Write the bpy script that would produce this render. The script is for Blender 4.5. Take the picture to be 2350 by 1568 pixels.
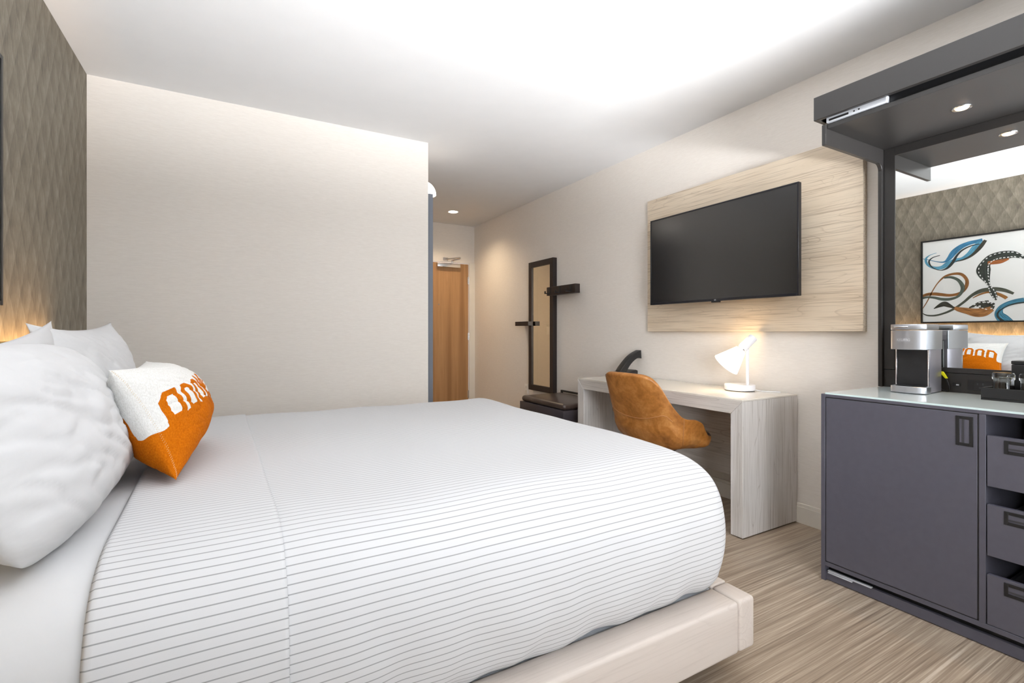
import bpy, bmesh, math, random
from mathutils import Vector, Matrix, noise as mnoise

random.seed(7)
for o in list(bpy.data.objects):
    bpy.data.objects.remove(o, do_unlink=True)
SC = bpy.context.scene
COL = SC.collection
PI = math.pi

def srgb(r, g, b, a=1.0):
    def f(c):
        c = c / 255.0
        return c / 12.92 if c <= 0.04045 else ((c + 0.055) / 1.055) ** 2.4
    return (f(r), f(g), f(b), a)

# ------------------------------------------------------------------ camera
cam_d = bpy.data.cameras.new('camera')
cam = bpy.data.objects.new('camera', cam_d)
COL.objects.link(cam)
cam.location = (0, 0, 1.14)
cam.rotation_euler = (PI / 2, 0, -math.radians(29.5))
cam_d.sensor_width = 36.0
cam_d.lens = 36.0 * 1112.0 / 2350.0
cam_d.shift_x = 0.0
cam_d.shift_y = -(784.0 - 762.5) / 2350.0
cam_d.clip_start = 0.02
SC.camera = cam

# ------------------------------------------------------------------ world, daylight and ceiling fill
world = bpy.data.worlds.new('sky')
SC.world = world
world.use_nodes = True
bg = world.node_tree.nodes['Background']
bg.inputs[0].default_value = (0.86, 0.93, 1.0, 1)
bg.inputs[1].default_value = 2.0

def area_light(name, loc, rot, sx, sy, power, color):
    d = bpy.data.lights.new(name, 'AREA')
    d.shape = 'RECTANGLE'
    d.size = sx
    d.size_y = sy
    d.energy = power
    d.color = color
    o = bpy.data.objects.new(name, d)
    o.location = loc
    o.rotation_euler = rot
    COL.objects.link(o)
    return o

def aimed(loc, target):
    return (Vector(target) - Vector(loc)).to_track_quat('-Z', 'Y').to_euler()

# daylight entering the big window behind the camera: the open sky; plus an added fill lamp aimed up at the ceiling
SKY_P, FILL_P = (-2.2, -4.2, 1.8), (0.2, -4.3, -1.36)
area_light('window_skylight', SKY_P, aimed(SKY_P, (2.6, 1.8, 1.2)), 2.6, 2.6, 420.0, (0.94, 0.97, 1.0))
area_light('ceiling_fill', FILL_P, aimed(FILL_P, (1.2, 0.4, 2.64)), 6.4, 2.5, 6200.0, (0.95, 0.975, 1.0))

vs = SC.view_settings
vs.view_transform = 'Standard'
vs.look = 'None'
vs.gamma = 1.0
vs.use_curve_mapping = False
vs.exposure = 0.40

# ------------------------------------------------------------------ node helpers
class NT:
    def __init__(self, name):
        self.m = bpy.data.materials.new(name)
        self.m.use_nodes = True
        self.t = self.m.node_tree
        self.t.nodes.clear()
        self.out = self.t.nodes.new('ShaderNodeOutputMaterial')
        self.b = self.t.nodes.new('ShaderNodeBsdfPrincipled')
        self.t.links.new(self.b.outputs[0], self.out.inputs[0])
    def n(self, typ, **kw):
        nd = self.t.nodes.new(typ)
        for k, v in kw.items():
            setattr(nd, k, v)
        return nd
    def put(self, sock, v):
        if isinstance(v, bpy.types.NodeSocket):
            self.t.links.new(v, sock)
        else:
            sock.default_value = v
    def coords(self, scale=(1, 1, 1), which='Object', loc=(0, 0, 0), rot=(0, 0, 0)):
        tc = self.n('ShaderNodeTexCoord')
        mp = self.n('ShaderNodeMapping')
        self.t.links.new(tc.outputs[which], mp.inputs[0])
        mp.inputs['Scale'].default_value = scale
        mp.inputs['Location'].default_value = loc
        mp.inputs['Rotation'].default_value = rot
        return mp.outputs[0]
    def noise(self, vec, scale=1.0, detail=3.0, rough=0.5, dist=0.0):
        nd = self.n('ShaderNodeTexNoise')
        self.t.links.new(vec, nd.inputs['Vector'])
        nd.inputs['Scale'].default_value = scale
        nd.inputs['Detail'].default_value = detail
        nd.inputs['Roughness'].default_value = rough
        nd.inputs['Distortion'].default_value = dist
        return nd.outputs[0]
    def math(self, op, a, b=0.0, c=None, clamp=False):
        nd = self.n('ShaderNodeMath', operation=op, use_clamp=clamp)
        self.put(nd.inputs[0], a)
        self.put(nd.inputs[1], b)
        if c is not None:
            self.put(nd.inputs[2], c)
        return nd.outputs[0]
    def ramp(self, fac, stops, interp='LINEAR'):
        nd = self.n('ShaderNodeValToRGB')
        cr = nd.color_ramp
        cr.interpolation = interp
        while len(cr.elements) < len(stops):
            cr.elements.new(0.5)
        for e, (p, c) in zip(cr.elements, stops):
            e.position = p
            e.color = c if len(c) == 4 else (*c, 1)
        self.put(nd.inputs[0], fac)
        return nd.outputs[0]
    def mix(self, fac, a, b, blend='MIX'):
        nd = self.n('ShaderNodeMix', data_type='RGBA', blend_type=blend)
        self.put(nd.inputs[0], fac)
        self.put(nd.inputs[6], a)
        self.put(nd.inputs[7], b)
        return nd.outputs[2]
    def sep(self, vec):
        nd = self.n('ShaderNodeSeparateXYZ')
        self.t.links.new(vec, nd.inputs[0])
        return nd.outputs
    def bump(self, h, strength=0.2, dist=0.01):
        nd = self.n('ShaderNodeBump')
        nd.inputs['Strength'].default_value = strength
        nd.inputs['Distance'].default_value = dist
        self.put(nd.inputs['Height'], h)
        self.t.links.new(nd.outputs[0], self.b.inputs['Normal'])
    def set(self, **kw):
        for k, v in kw.items():
            self.put(self.b.inputs[k.replace('_', ' ')], v)
        return self.m

BW = ((0, 0, 0, 1), (1, 1, 1, 1))

def plain(name, col, rough=0.5, metal=0.0, spec=0.5, var=0.06, vscale=6.0, bump=0.0, bscale=200.0):
    """slightly mottled plain paint / plastic / metal"""
    t = NT(name)
    c = t.coords()
    nz = t.noise(c, vscale, 3)
    lo = tuple(x * (1 - var) for x in col[:3]) + (1,)
    hi = tuple(min(1, x * (1 + var)) for x in col[:3]) + (1,)
    t.set(Base_Color=t.ramp(nz, [(0.3, lo), (0.7, hi)]), Roughness=rough, Metallic=metal)
    t.b.inputs['Specular IOR Level'].default_value = spec
    if bump:
        t.bump(t.noise(c, bscale, 2), bump, 0.002)
    return t.m

def wood(name, light, mid, dark, axis='Y', rough=0.55, along=1.2, across=9.0, lines=7.0, line_amt=0.5, fleck=0.35):
    t = NT(name)
    s = {'X': (along, across, across), 'Y': (across, along, across), 'Z': (across, across, along)}[axis]
    sf = {'X': (3, 160, 160), 'Y': (160, 3, 160), 'Z': (160, 160, 3)}[axis]
    c = t.coords(s)
    n1 = t.noise(c, 1.0, 1.2, 0.45, 0.15)
    base = t.ramp(n1, [(0.25, mid), (0.5, light), (0.75, mid)])
    fr = t.math('FRACT', t.math('MULTIPLY', n1, lines * 3.2))
    ln = t.ramp(fr, [(0.0, (1, 1, 1, 1)), (0.10, (0.1, 0.1, 0.1, 1)), (0.2, (0, 0, 0, 1)), (0.96, (0, 0, 0, 1)), (1.0, (1, 1, 1, 1))])
    msk = t.ramp(t.noise(t.coords(tuple(x * 0.45 for x in s), loc=(3, 1, 2)), 1.3, 2), [(0.42, BW[0]), (0.62, BW[1])])
    lf = t.math('MULTIPLY', t.math('MULTIPLY', ln, msk), line_amt)
    c1 = t.mix(lf, base, dark)
    fine = t.noise(t.coords(sf), 1.0, 2, 0.6)
    ff = t.math('MULTIPLY', t.ramp(fine, [(0.5, BW[0]), (0.72, BW[1])]), fleck)
    c2 = t.mix(ff, c1, dark)
    t.set(Base_Color=c2, Roughness=rough)
    t.bump(fine, 0.08, 0.002)
    return t.m

# ------------------------------------------------------------------ materials
def make_wallpaper():
    t = NT('beige_linen_wallpaper')
    a = t.noise(t.coords((24, 24, 460)), 1.0, 4, 0.6)
    b = t.noise(t.coords((0.7, 0.7, 0.9)), 1.0, 2)
    c = t.ramp(a, [(0.25, srgb(224, 217, 209)), (0.5, srgb(231, 224, 216)), (0.75, srgb(237, 231, 224))])
    c = t.mix(t.math('MULTIPLY', b, 0.12), c, srgb(228, 218, 205))
    t.set(Base_Color=c, Roughness=0.75)
    t.b.inputs['Specular IOR Level'].default_value = 0.25
    t.bump(a, 0.12, 0.001)
    return t.m

def make_diamond():
    t = NT('taupe_diamond_wallpaper')
    v = t.coords((1, 1, 1))
    s = t.sep(v)
    wob = t.math('MULTIPLY', t.math('SUBTRACT', t.noise(t.coords((9, 9, 9)), 1, 2), 0.5), 0.30)
    p = t.math('ADD', t.math('DIVIDE', s[1], 0.118), wob)
    q = t.math('ADD', t.math('DIVIDE', s[2], 0.26), wob)
    A = t.math('FRACT', t.math('ADD', p, q))
    B = t.math('FRACT', t.math('SUBTRACT', p, q))
    facet = t.math('MULTIPLY', t.math('ADD', A, B), 0.5)
    br1 = t.noise(t.coords((1, 120, 16), rot=(0.45, 0, 0)), 1.0, 3, 0.7)
    br2 = t.noise(t.coords((1, 14, 10)), 1.0, 4, 0.6)
    h = t.math('ADD', t.math('MULTIPLY', facet, 0.21), t.math('MULTIPLY', br1, 0.44))
    h = t.math('ADD', h, t.math('MULTIPLY', br2, 0.38))
    c = t.ramp(h, [(0.34, srgb(106, 98, 87)), (0.54, srgb(133, 125, 111)), (0.76, srgb(164, 156, 141))])
    t.set(Base_Color=c, Roughness=0.6)
    t.b.inputs['Specular IOR Level'].default_value = 0.3
    t.bump(h, 0.18, 0.004)
    return t.m

def make_floor():
    t = NT('streaked_oak_vinyl')
    a = t.noise(t.coords((0.8, 42, 1)), 1.0, 4, 0.66, 0.3)
    b = t.noise(t.coords((2.2, 190, 1)), 1.0, 3, 0.6)
    d = t.noise(t.coords((1.5, 4.5, 1)), 1.0, 2)
    fleck = t.noise(t.coords((26, 190, 1)), 1.0, 2, 0.6)
    h = t.math('ADD', t.math('MULTIPLY', a, 0.52), t.math('MULTIPLY', b, 0.48))
    c = t.ramp(h, [(0.34, srgb(100, 86, 73)), (0.44, srgb(143, 126, 109)), (0.52, srgb(166, 149, 130)), (0.64, srgb(206, 192, 174))])
    c = t.mix(t.math('MULTIPLY', t.ramp(fleck, [(0.58, BW[0]), (0.75, BW[1])]), 0.3), c, srgb(134, 118, 103))
    c = t.mix(t.math('MULTIPLY', d, 0.30), c, srgb(164, 148, 130))
    t.set(Base_Color=c, Roughness=0.42)
    t.b.inputs['Specular IOR Level'].default_value = 0.4
    t.bump(h, 0.08, 0.002)
    return t.m

def make_stripe():
    t = NT('white_pinstripe_cotton')
    uv = t.n('ShaderNodeUVMap', uv_map='UVMap').outputs[0]
    s = t.sep(uv)
    wob = t.math('MULTIPLY', t.math('SUBTRACT', t.noise(uv, 2.6, 2), 0.5), 0.40)
    v = t.math('ADD', t.math('DIVIDE', s[1], 0.018), wob)
    f = t.math('FRACT', v)
    d = t.math('ABSOLUTE', t.math('SUBTRACT', f, 0.5))
    ln = t.ramp(d, [(0.0, BW[1]), (0.055, BW[1]), (0.075, BW[0])])
    c = t.mix(t.math('MULTIPLY', ln, 0.72), srgb(207, 207, 208), srgb(128, 128, 130))
    t.set(Base_Color=c, Roughness=0.85)
    t.b.inputs['Specular IOR Level'].default_value = 0.15
    t.bump(t.noise(t.coords((90, 300, 90)), 1, 2), 0.05, 0.001)
    return t.m

def make_linen(name, col, wr=0.25, sc=7.0):
    t = NT(name)
    c = t.coords()
    n1 = t.noise(c, sc, 3, 0.55, 1.2)
    n2 = t.noise(t.coords((260, 260, 260)), 1, 1)
    t.set(Base_Color=t.mix(t.math('MULTIPLY', n2, 0.1), col, tuple(x * 0.9 for x in col[:3]) + (1,)), Roughness=0.85)
    t.b.inputs['Specular IOR Level'].default_value = 0.15
    t.bump(n1, wr, 0.02)
    return t.m

def make_leather(name, c0, c1, c2, rough=0.38):
    t = NT(name)
    c = t.coords()
    n1 = t.noise(c, 9, 5, 0.6, 0.6)
    n2 = t.noise(c, 45, 3, 0.6)
    f = t.math('ADD', t.math('MULTIPLY', n1, 0.7), t.math('MULTIPLY', n2, 0.3))
    t.set(Base_Color=t.ramp(f, [(0.35, c0), (0.5, c1), (0.66, c2)]), Roughness=rough)
    t.bump(t.noise(c, 160, 2), 0.10, 0.002)
    return t.m

def make_knit():
    t = NT('knitted_orange_and_cream')
    at = t.n('ShaderNodeAttribute', attribute_name='print')
    f = t.ramp(at.outputs['Fac'], [(0.46, BW[0]), (0.54, BW[1])])
    c = t.coords()
    n = t.noise(t.coords((320, 190, 190)), 1, 2, 0.7)
    og = t.ramp(n, [(0.3, srgb(186, 92, 0)), (0.7, srgb(214, 118, 14))])
    cr = t.ramp(n, [(0.3, srgb(222, 220, 215)), (0.7, srgb(240, 239, 236))])
    t.set(Base_Color=t.mix(f, cr, og), Roughness=0.9)
    t.b.inputs['Specular IOR Level'].default_value = 0.1
    t.bump(n, 0.5, 0.004)
    return t.m

def emit(name, col, strength):
    t = NT(name)
    n = t.noise(t.coords(), 3, 1)
    t.set(Base_Color=t.mix(n, (0.9, 0.9, 0.9, 1), (0.85, 0.85, 0.85, 1)))
    t.b.inputs['Emission Color'].default_value = col
    t.b.inputs['Emission Strength'].default_value = strength
    return t.m

def mirror_mat(name, tint, rough=0.005):
    t = NT(name)
    n = t.noise(t.coords(), 2, 1)
    t.set(Base_Color=t.mix(n, tint, tuple(x * 0.99 for x in tint[:3]) + (1,)), Metallic=1.0, Roughness=rough)
    return t.m

def brushed(name, col, axis, rough=0.3):
    t = NT(name)
    s = {'X': (2, 300, 300), 'Y': (300, 2, 300), 'Z': (300, 300, 2)}[axis]
    n = t.noise(t.coords(s), 1, 2)
    t.set(Base_Color=t.mix(t.math('MULTIPLY', n, 0.2), col, tuple(x * 0.7 for x in col[:3]) + (1,)), Metallic=1.0, Roughness=rough)
    return t.m

def glass_mat(name, tint, ior=1.45, rough=0.0):
    t = NT(name)
    n = t.noise(t.coords(), 2, 1)
    t.set(Base_Color=t.mix(n, tint, tint), Roughness=rough, IOR=ior)
    t.b.inputs['Transmission Weight'].default_value = 1.0
    return t.m

def pane_mat(name):
    """window pane: mostly see-through with a faint sheen"""
    t = NT(name)
    tr = t.n('ShaderNodeBsdfTransparent')
    gl = t.n('ShaderNodeBsdfGlossy')
    gl.inputs['Roughness'].default_value = 0.02
    mx = t.n('ShaderNodeMixShader')
    fr = t.n('ShaderNodeFresnel')
    t.t.links.new(fr.outputs[0], mx.inputs[0])
    t.t.links.new(tr.outputs[0], mx.inputs[1])
    t.t.links.new(gl.outputs[0], mx.inputs[2])
    t.t.links.new(mx.outputs[0], t.out.inputs[0])
    return t.m

M = {}
M['wall'] = make_wallpaper()
M['diamond'] = make_diamond()
M['ceiling'] = plain('white_ceiling_paint', srgb(228, 228, 229), 0.9, spec=0.1, var=0.01)
M['floor'] = make_floor()
M['trim'] = plain('cream_trim_paint', srgb(226, 220, 210), 0.5, var=0.02)
M['stripe'] = make_stripe()
M['sheet'] = make_linen('white_cotton_sheet', srgb(212, 212, 213), 0.15, 4)
M['pillow'] = make_linen('white_cotton_pillowcase', srgb(214, 214, 215), 0.16, 5)
M['mattress'] = plain('white_mattress_ticking', srgb(225, 228, 232), 0.9, spec=0.1)
M['knit'] = make_knit()
M['thread'] = plain('cream_thread', srgb(225, 200, 160), 0.9)
M['bedwood'] = wood('pale_ash_bed_rail_x', srgb(200, 190, 182), srgb(192, 181, 172), srgb(160, 147, 138), 'X', 0.5, 0.8, 7, 5, 0.35, 0.22)
M['bedwood_y'] = wood('pale_ash_bed_rail_y', srgb(200, 190, 182), srgb(192, 181, 172), srgb(160, 147, 138), 'Y', 0.5, 0.8, 7, 5, 0.35, 0.22)
M['deskwood_y'] = wood('greywashed_oak_y', srgb(210, 204, 198), srgb(194, 187, 180), srgb(142, 132, 123), 'Y', 0.5, 1.0, 9, 5, 0.4, 0.5)
M['deskwood_z'] = wood('greywashed_oak_z', srgb(214, 210, 207), srgb(198, 193, 188), srgb(142, 132, 123), 'Z', 0.5, 1.0, 9, 5, 0.4, 0.5)
M['panelwood'] = wood('washed_oak_veneer', srgb(218, 202, 180), srgb(206, 188, 164), srgb(138, 114, 92), 'Y', 0.5, 1.1, 6.5, 9, 0.42, 0.62)
M['doorwood'] = wood('honey_oak_veneer', srgb(182, 140, 96), srgb(154, 112, 72), srgb(128, 90, 56), 'Z', 0.45, 0.35, 9, 3, 0.3, 0.35)
M['grey'] = plain('slate_grey_laminate', srgb(88, 87, 98), 0.42, var=0.04, vscale=40)
M['hutch'] = plain('dark_taupe_laminate', srgb(42, 40, 39), 0.36, var=0.03, vscale=40)
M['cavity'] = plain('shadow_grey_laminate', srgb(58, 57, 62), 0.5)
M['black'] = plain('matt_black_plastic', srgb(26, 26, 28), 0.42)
M['blackmetal'] = plain('dark_bronze_metal', srgb(50, 42, 40), 0.4, 0.3)
M['tvframe'] = plain('black_tv_bezel', srgb(22, 22, 28), 0.3)
M['screen'] = plain('satin_black_screen', srgb(17, 17, 18), 0.24, spec=1.0, var=0.01)
M['glasstop'] = plain('back_painted_pale_glass', srgb(200, 211, 214), 0.05, spec=0.6, var=0.01)
M['desktop'] = plain('back_painted_cream_glass', srgb(222, 216, 206), 0.08, spec=0.6, var=0.01)
M['glassedge'] = plain('polished_glass_edge', srgb(214, 234, 234), 0.1, var=0.02)
M['whitemetal'] = plain('white_lacquered_metal', srgb(236, 236, 240), 0.35, var=0.01)
M['shade'] = emit('lit_white_glass_shade', (1.0, 0.90, 0.76, 1), 1.25)
M['bulb'] = emit('warm_bulb', (1.0, 0.85, 0.62, 1), 6.0)
M['downlight'] = emit('warm_downlight_lens', (1.0, 0.86, 0.66, 1), 14.0)
M['puck'] = emit('amber_puck_lens', (1.0, 0.56, 0.20, 1), 5.0)
M['sconce'] = emit('lit_opal_dome', (1.0, 0.93, 0.84, 1), 4.0)
M['led'] = emit('warm_led_strip', (1.0, 0.66, 0.3, 1), 6.0)
M['mirror'] = mirror_mat('silvered_mirror', (0.90, 0.92, 0.91, 1))
M['bronzemirror'] = mirror_mat('warm_tinted_mirror', (0.84, 0.74, 0.58, 1))
M['steel'] = brushed('brushed_stainless_y', (0.56, 0.58, 0.63, 1), 'Y', 0.36)
M['steelside'] = plain('satin_grey_plastic', srgb(158, 156, 166), 0.32, 0.55, var=0.03)
M['chrome'] = brushed('satin_chrome', (0.8, 0.8, 0.82, 1), 'Z', 0.2)
M['rail'] = plain('zinc_slide_rail', srgb(205, 208, 214), 0.35, 0.3)
M['leather'] = make_leather('cognac_leather', srgb(142, 88, 36), srgb(174, 113, 52), srgb(200, 141, 78))
M['leatherseam'] = plain('leather_piping', srgb(176, 122, 74), 0.45)
M['dkleather'] = make_leather('espresso_leather', srgb(66, 54, 50), srgb(74, 62, 57), srgb(86, 72, 66), 0.32)
M['bench'] = plain('charcoal_bench_frame', srgb(66, 60, 66), 0.45)
M['gold'] = plain('brushed_gold_panel', srgb(190, 158, 100), 0.45, 0.1, var=0.08, vscale=20)
M['goldtrim'] = plain('polished_brass_trim', srgb(214, 180, 96), 0.28, 0.8)
M['canvas'] = plain('white_canvas', srgb(228, 228, 226), 0.8, spec=0.1, var=0.01, bump=0.2, bscale=700)
M['frame'] = plain('black_picture_frame', srgb(24, 23, 22), 0.4)
M['yellow'] = plain('yellow_plastic_tag', srgb(226, 222, 10), 0.5)
M['glass'] = glass_mat('clear_tumbler_glass', (0.97, 0.98, 0.97, 1))
M['pane'] = pane_mat('window_pane')
M['barndoor'] = plain('grey_blue_barn_door', srgb(112, 116, 126), 0.4, var=0.03)
M['plate'] = plain('white_switch_plate', srgb(240, 236, 230), 0.4, var=0.01)
M['logo'] = plain('pale_grey_logo_print', srgb(214, 214, 218), 0.5, var=0.01)

# ------------------------------------------------------------------ geometry helpers
def add_box(bm, x0, x1, y0, y1, z0, z1, bev=0.0, seg=2):
    t = bmesh.new()
    r = bmesh.ops.create_cube(t, size=1.0)
    for v in t.verts:
        v.co = Vector((x0 + (v.co.x + 0.5) * (x1 - x0), y0 + (v.co.y + 0.5) * (y1 - y0), z0 + (v.co.z + 0.5) * (z1 - z0)))
    if bev > 0:
        bmesh.ops.bevel(t, geom=list(t.edges), offset=bev, segments=seg, profile=0.5, affect='EDGES')
    merge(bm, t)
    return bm

def merge(bm, t):
    me = bpy.data.meshes.new('tmp')
    t.to_mesh(me)
    t.free()
    bm.from_mesh(me)
    bpy.data.meshes.remove(me)

def add_prism(bm, pts, axis, a0, a1, bev=0.0, seg=2):
    """extrude a 2D polygon along an axis. pts are the two other coordinates in x,y,z order"""
    t = bmesh.new()
    def mk(p, a):
        if axis == 'X': return (a, p[0], p[1])
        if axis == 'Y': return (p[0], a, p[1])
        return (p[0], p[1], a)
    v0 = [t.verts.new(mk(p, a0)) for p in pts]
    v1 = [t.verts.new(mk(p, a1)) for p in pts]
    n = len(pts)
    t.faces.new(v0)
    t.faces.new(v1[::-1])
    for i in range(n):
        t.faces.new((v0[i], v1[i], v1[(i + 1) % n], v0[(i + 1) % n]))
    bmesh.ops.recalc_face_normals(t, faces=t.faces)
    if bev > 0:
        bmesh.ops.bevel(t, geom=list(t.edges), offset=bev, segments=seg, profile=0.5, affect='EDGES')
    merge(bm, t)
    return bm

def frame_axes(d):
    d = d.normalized()
    up = Vector((0, 0, 1)) if abs(d.z) < 0.95 else Vector((1, 0, 0))
    s = d.cross(up).normalized()
    return s, s.cross(d).normalized()

def add_lathe(bm, prof, origin=(0, 0, 0), axis=(0, 0, 1), seg=32, cap=True):
    """prof: (radius, height) list revolved around axis"""
    O = Vector(origin); A = Vector(axis).normalized()
    s, u = frame_axes(A)
    rings = []
    for r, h in prof:
        rings.append([bm.verts.new(O + A * h + (s * math.cos(2 * PI * k / seg) + u * math.sin(2 * PI * k / seg)) * max(r, 1e-5)) for k in range(seg)])
    fs = []
    for a, b in zip(rings, rings[1:]):
        for k in range(seg):
            fs.append(bm.faces.new((a[k], a[(k + 1) % seg], b[(k + 1) % seg], b[k])))
    if cap:
        fs.append(bm.faces.new(rings[0][::-1]))
        fs.append(bm.faces.new(rings[-1]))
    bmesh.ops.recalc_face_normals(bm, faces=fs)
    return bm

def add_tube(bm, pts, r, seg=10):
    P = [Vector(p) for p in pts]
    rings = []
    for i, p in enumerate(P):
        d = (P[min(i + 1, len(P) - 1)] - P[max(i - 1, 0)])
        s, u = frame_axes(d)
        rr = r[i] if isinstance(r, (list, tuple)) else r
        rings.append([bm.verts.new(p + (s * math.cos(2 * PI * k / seg) + u * math.sin(2 * PI * k / seg)) * rr) for k in range(seg)])
    fs = []
    for a, b in zip(rings, rings[1:]):
        for k in range(seg):
            fs.append(bm.faces.new((a[k], a[(k + 1) % seg], b[(k + 1) % seg], b[k])))
    fs.append(bm.faces.new(rings[0][::-1])); fs.append(bm.faces.new(rings[-1]))
    bmesh.ops.recalc_face_normals(bm, faces=fs)
    return bm

def smooth_path(pts, n=8):
    """Catmull-Rom through points of any dimension"""
    P = [tuple(p) for p in pts]
    P = [P[0]] + P + [P[-1]]
    out = []
    for i in range(1, len(P) - 2):
        for k in range(n):
            t = k / n
            out.append(tuple(0.5 * (2 * b + (c - a) * t + (2 * a - 5 * b + 4 * c - d) * t * t + (3 * b - a - 3 * c + d) * t ** 3)
                             for a, b, c, d in zip(P[i - 1], P[i], P[i + 1], P[i + 2])))
    out.append(P[-2])
    return out

def obj(name, bm, mat, parent=None, smooth=False, angle=40, origin=None):
    """link a bmesh as one mesh object; vertices are given in world space"""
    if parent is not None:
        off = parent['_w'] if '_w' in parent else (0, 0, 0)
        off = Vector(off)
    else:
        if origin is None:
            xs = [v.co for v in bm.verts]
            lo = Vector((min(v.x for v in xs), min(v.y for v in xs), min(v.z for v in xs)))
            hi = Vector((max(v.x for v in xs), max(v.y for v in xs), max(v.z for v in xs)))
            off = Vector(((lo.x + hi.x) / 2, (lo.y + hi.y) / 2, lo.z))
        else:
            off = Vector(origin)
    for v in bm.verts:
        v.co -= off
    me = bpy.data.meshes.new(name)
    bm.to_mesh(me)
    bm.free()
    me.materials.append(M[mat] if isinstance(mat, str) else mat)
    if smooth:
        for p in me.polygons:
            p.use_smooth = True
        me.set_sharp_from_angle(angle=math.radians(angle))
    o = bpy.data.objects.new(name, me)
    COL.objects.link(o)
    if parent is not None:
        o.parent = parent
        o['_w'] = tuple(off)
    else:
        o.location = off
        o['_w'] = tuple(off)
    return o

def tag(o, label, cat, group=None):
    o['label'] = label
    o['category'] = cat
    if group:
        o['group'] = group
    return o

def thing(name, label, cat, loc, group=None):
    o = bpy.data.objects.new(name, None)
    o.empty_display_size = 0.1
    COL.objects.link(o)
    o.location = loc
    o['_w'] = tuple(loc)
    return tag(o, label, cat, group)

def struct(name, bm, mat, label=None, smooth=False):
    o = obj(name, bm, mat, smooth=smooth)
    o['kind'] = 'structure'
    if label:
        o['label'] = label
    return o

def box_obj(name, dims, mat, parent=None, bev=0.0, seg=2):
    bm = bmesh.new()
    add_box(bm, *dims, bev, seg)
    return obj(name, bm, mat, parent, smooth=bev > 0)

def text_mesh(body, size, depth=0.0004):
    cu = bpy.data.curves.new('lettering', 'FONT')
    cu.body = body
    cu.size = size
    cu.extrude = depth
    o = bpy.data.objects.new('lettering', cu)
    COL.objects.link(o)
    dg = bpy.context.evaluated_depsgraph_get()
    me = bpy.data.meshes.new_from_object(o.evaluated_get(dg))
    bpy.data.objects.remove(o, do_unlink=True)
    bm = bmesh.new()
    bm.from_mesh(me)
    bpy.data.meshes.remove(me)
    return bm

# ------------------------------------------------------------------ room dimensions (metres)
XL, XR = -0.765, 2.935          # headboard wall, television wall
YN, YF, YE = -1.60, 3.67, 6.28  # window wall, bathroom wall, entry wall
XH = 1.313                      # corner where the entry hall starts
H = 2.64
T = 0.12

# ------------------------------------------------------------------ the setting
bm = bmesh.new()
add_box(bm, XL - T, XR + T, YN - 0.3, YF, -0.1, 0)
add_box(bm, XH - T, XR + T, YF, YE + T, -0.1, 0)
struct('floor', bm, 'floor', 'streaked light oak vinyl floor')
bm = bmesh.new()
add_box(bm, XL - T, XR + T, YN - T, YF, H, H + 0.1)
add_box(bm, XH - T, XR + T, YF, YE + T, H, H + 0.1)
struct('ceiling', bm, 'ceiling', 'smooth white ceiling')
bm = bmesh.new(); add_box(bm, XL - T, XL, YN - T, YF + T, 0, H)
struct('wall_left', bm, 'diamond', 'taupe diamond patterned wallpaper behind the bed')
bm = bmesh.new(); add_box(bm, XR, XR + T, YN - T, YE + T, 0, H)
struct('wall_right', bm, 'wall', 'beige linen wallpaper behind the television')
bm = bmesh.new(); add_box(bm, XL, XH, YF, YF + T, 0, H)
struct('wall_far', bm, 'wall', 'beige linen wallpaper at the far side of the bed')
bm = bmesh.new(); add_box(bm, XH - T, XH, YF + T, YE, 0, H)
struct('wall_hall', bm, 'wall', 'beige wall along the entry hall')
DX0, DX1, DZ = 1.935, 2.844, 2.10
bm = bmesh.new()
add_box(bm, XH - T, DX0 - 0.015, YE, YE + T, 0, H)
add_box(bm, DX1 + 0.015, XR, YE, YE + T, 0, H)
add_box(bm, DX0 - 0.015, DX1 + 0.015, YE, YE + T, DZ + 0.01, H)
struct('wall_entry', bm, 'wall', 'beige wall around the entry door')
# window wall behind the camera
WX0, WX1, WZ0, WZ1 = -0.70, 2.85, 0.55, 2.56
bm = bmesh.new()
add_box(bm, XL, WX0, YN - T, YN, 0, H)
add_box(bm, WX1, XR, YN - T, YN, 0, H)
add_box(bm, WX0, WX1, YN - T, YN, 0, WZ0)
add_box(bm, WX0, WX1, YN - T, YN, WZ1, H)
struct('wall_near', bm, 'wall', 'beige wall around the large window')
bm = bmesh.new()
for a, b in ((WX0, WX0 + 0.05), (WX1 - 0.05, WX1), (1.025, 1.075)):
    add_box(bm, a, b, YN - 0.09, YN - 0.03, WZ0, WZ1, 0.004)
add_box(bm, WX0, WX1, YN - 0.09, YN - 0.03, WZ0, WZ0 + 0.05, 0.004)
add_box(bm, WX0, WX1, YN - 0.09, YN - 0.03, WZ1 - 0.05, WZ1, 0.004)
w = struct('window_1', bm, 'frame', 'wide dark framed window')
for a, b in ((WX0 + 0.05, 1.025), (1.075, WX1 - 0.05)):
    box_obj('pane', (a, b, YN - 0.063, YN - 0.057, WZ0 + 0.05, WZ1 - 0.05), 'pane', w)
# baseboards
def baseboard(name, x0, x1, y0, y1, label):
    bm = bmesh.new()
    add_box(bm, x0, x1, y0, y1, 0, 0.098, 0.001, 1)
    if x1 - x0 < y1 - y0:
        s = 0.005
        add_box(bm, x0 + (s if x0 > 1 else 0), x1 - (0 if x0 > 1 else s), y0, y1, 0.098, 0.118, 0.003, 2)
    else:
        add_box(bm, x0, x1, y0 + 0.005, y1, 0.098, 0.118, 0.003, 2)
    return struct(name, bm, 'trim', label)
baseboard('baseboard_right', XR - 0.016, XR, YN, YE - 0.02, 'cream baseboard along the television wall')
baseboard('baseboard_far', XL, XH, YF - 0.016, YF, 'cream baseboard behind the bed')
baseboard('baseboard_left', XL, XL + 0.016, YN, YF - 0.02, 'cream baseboard along the headboard wall')
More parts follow.
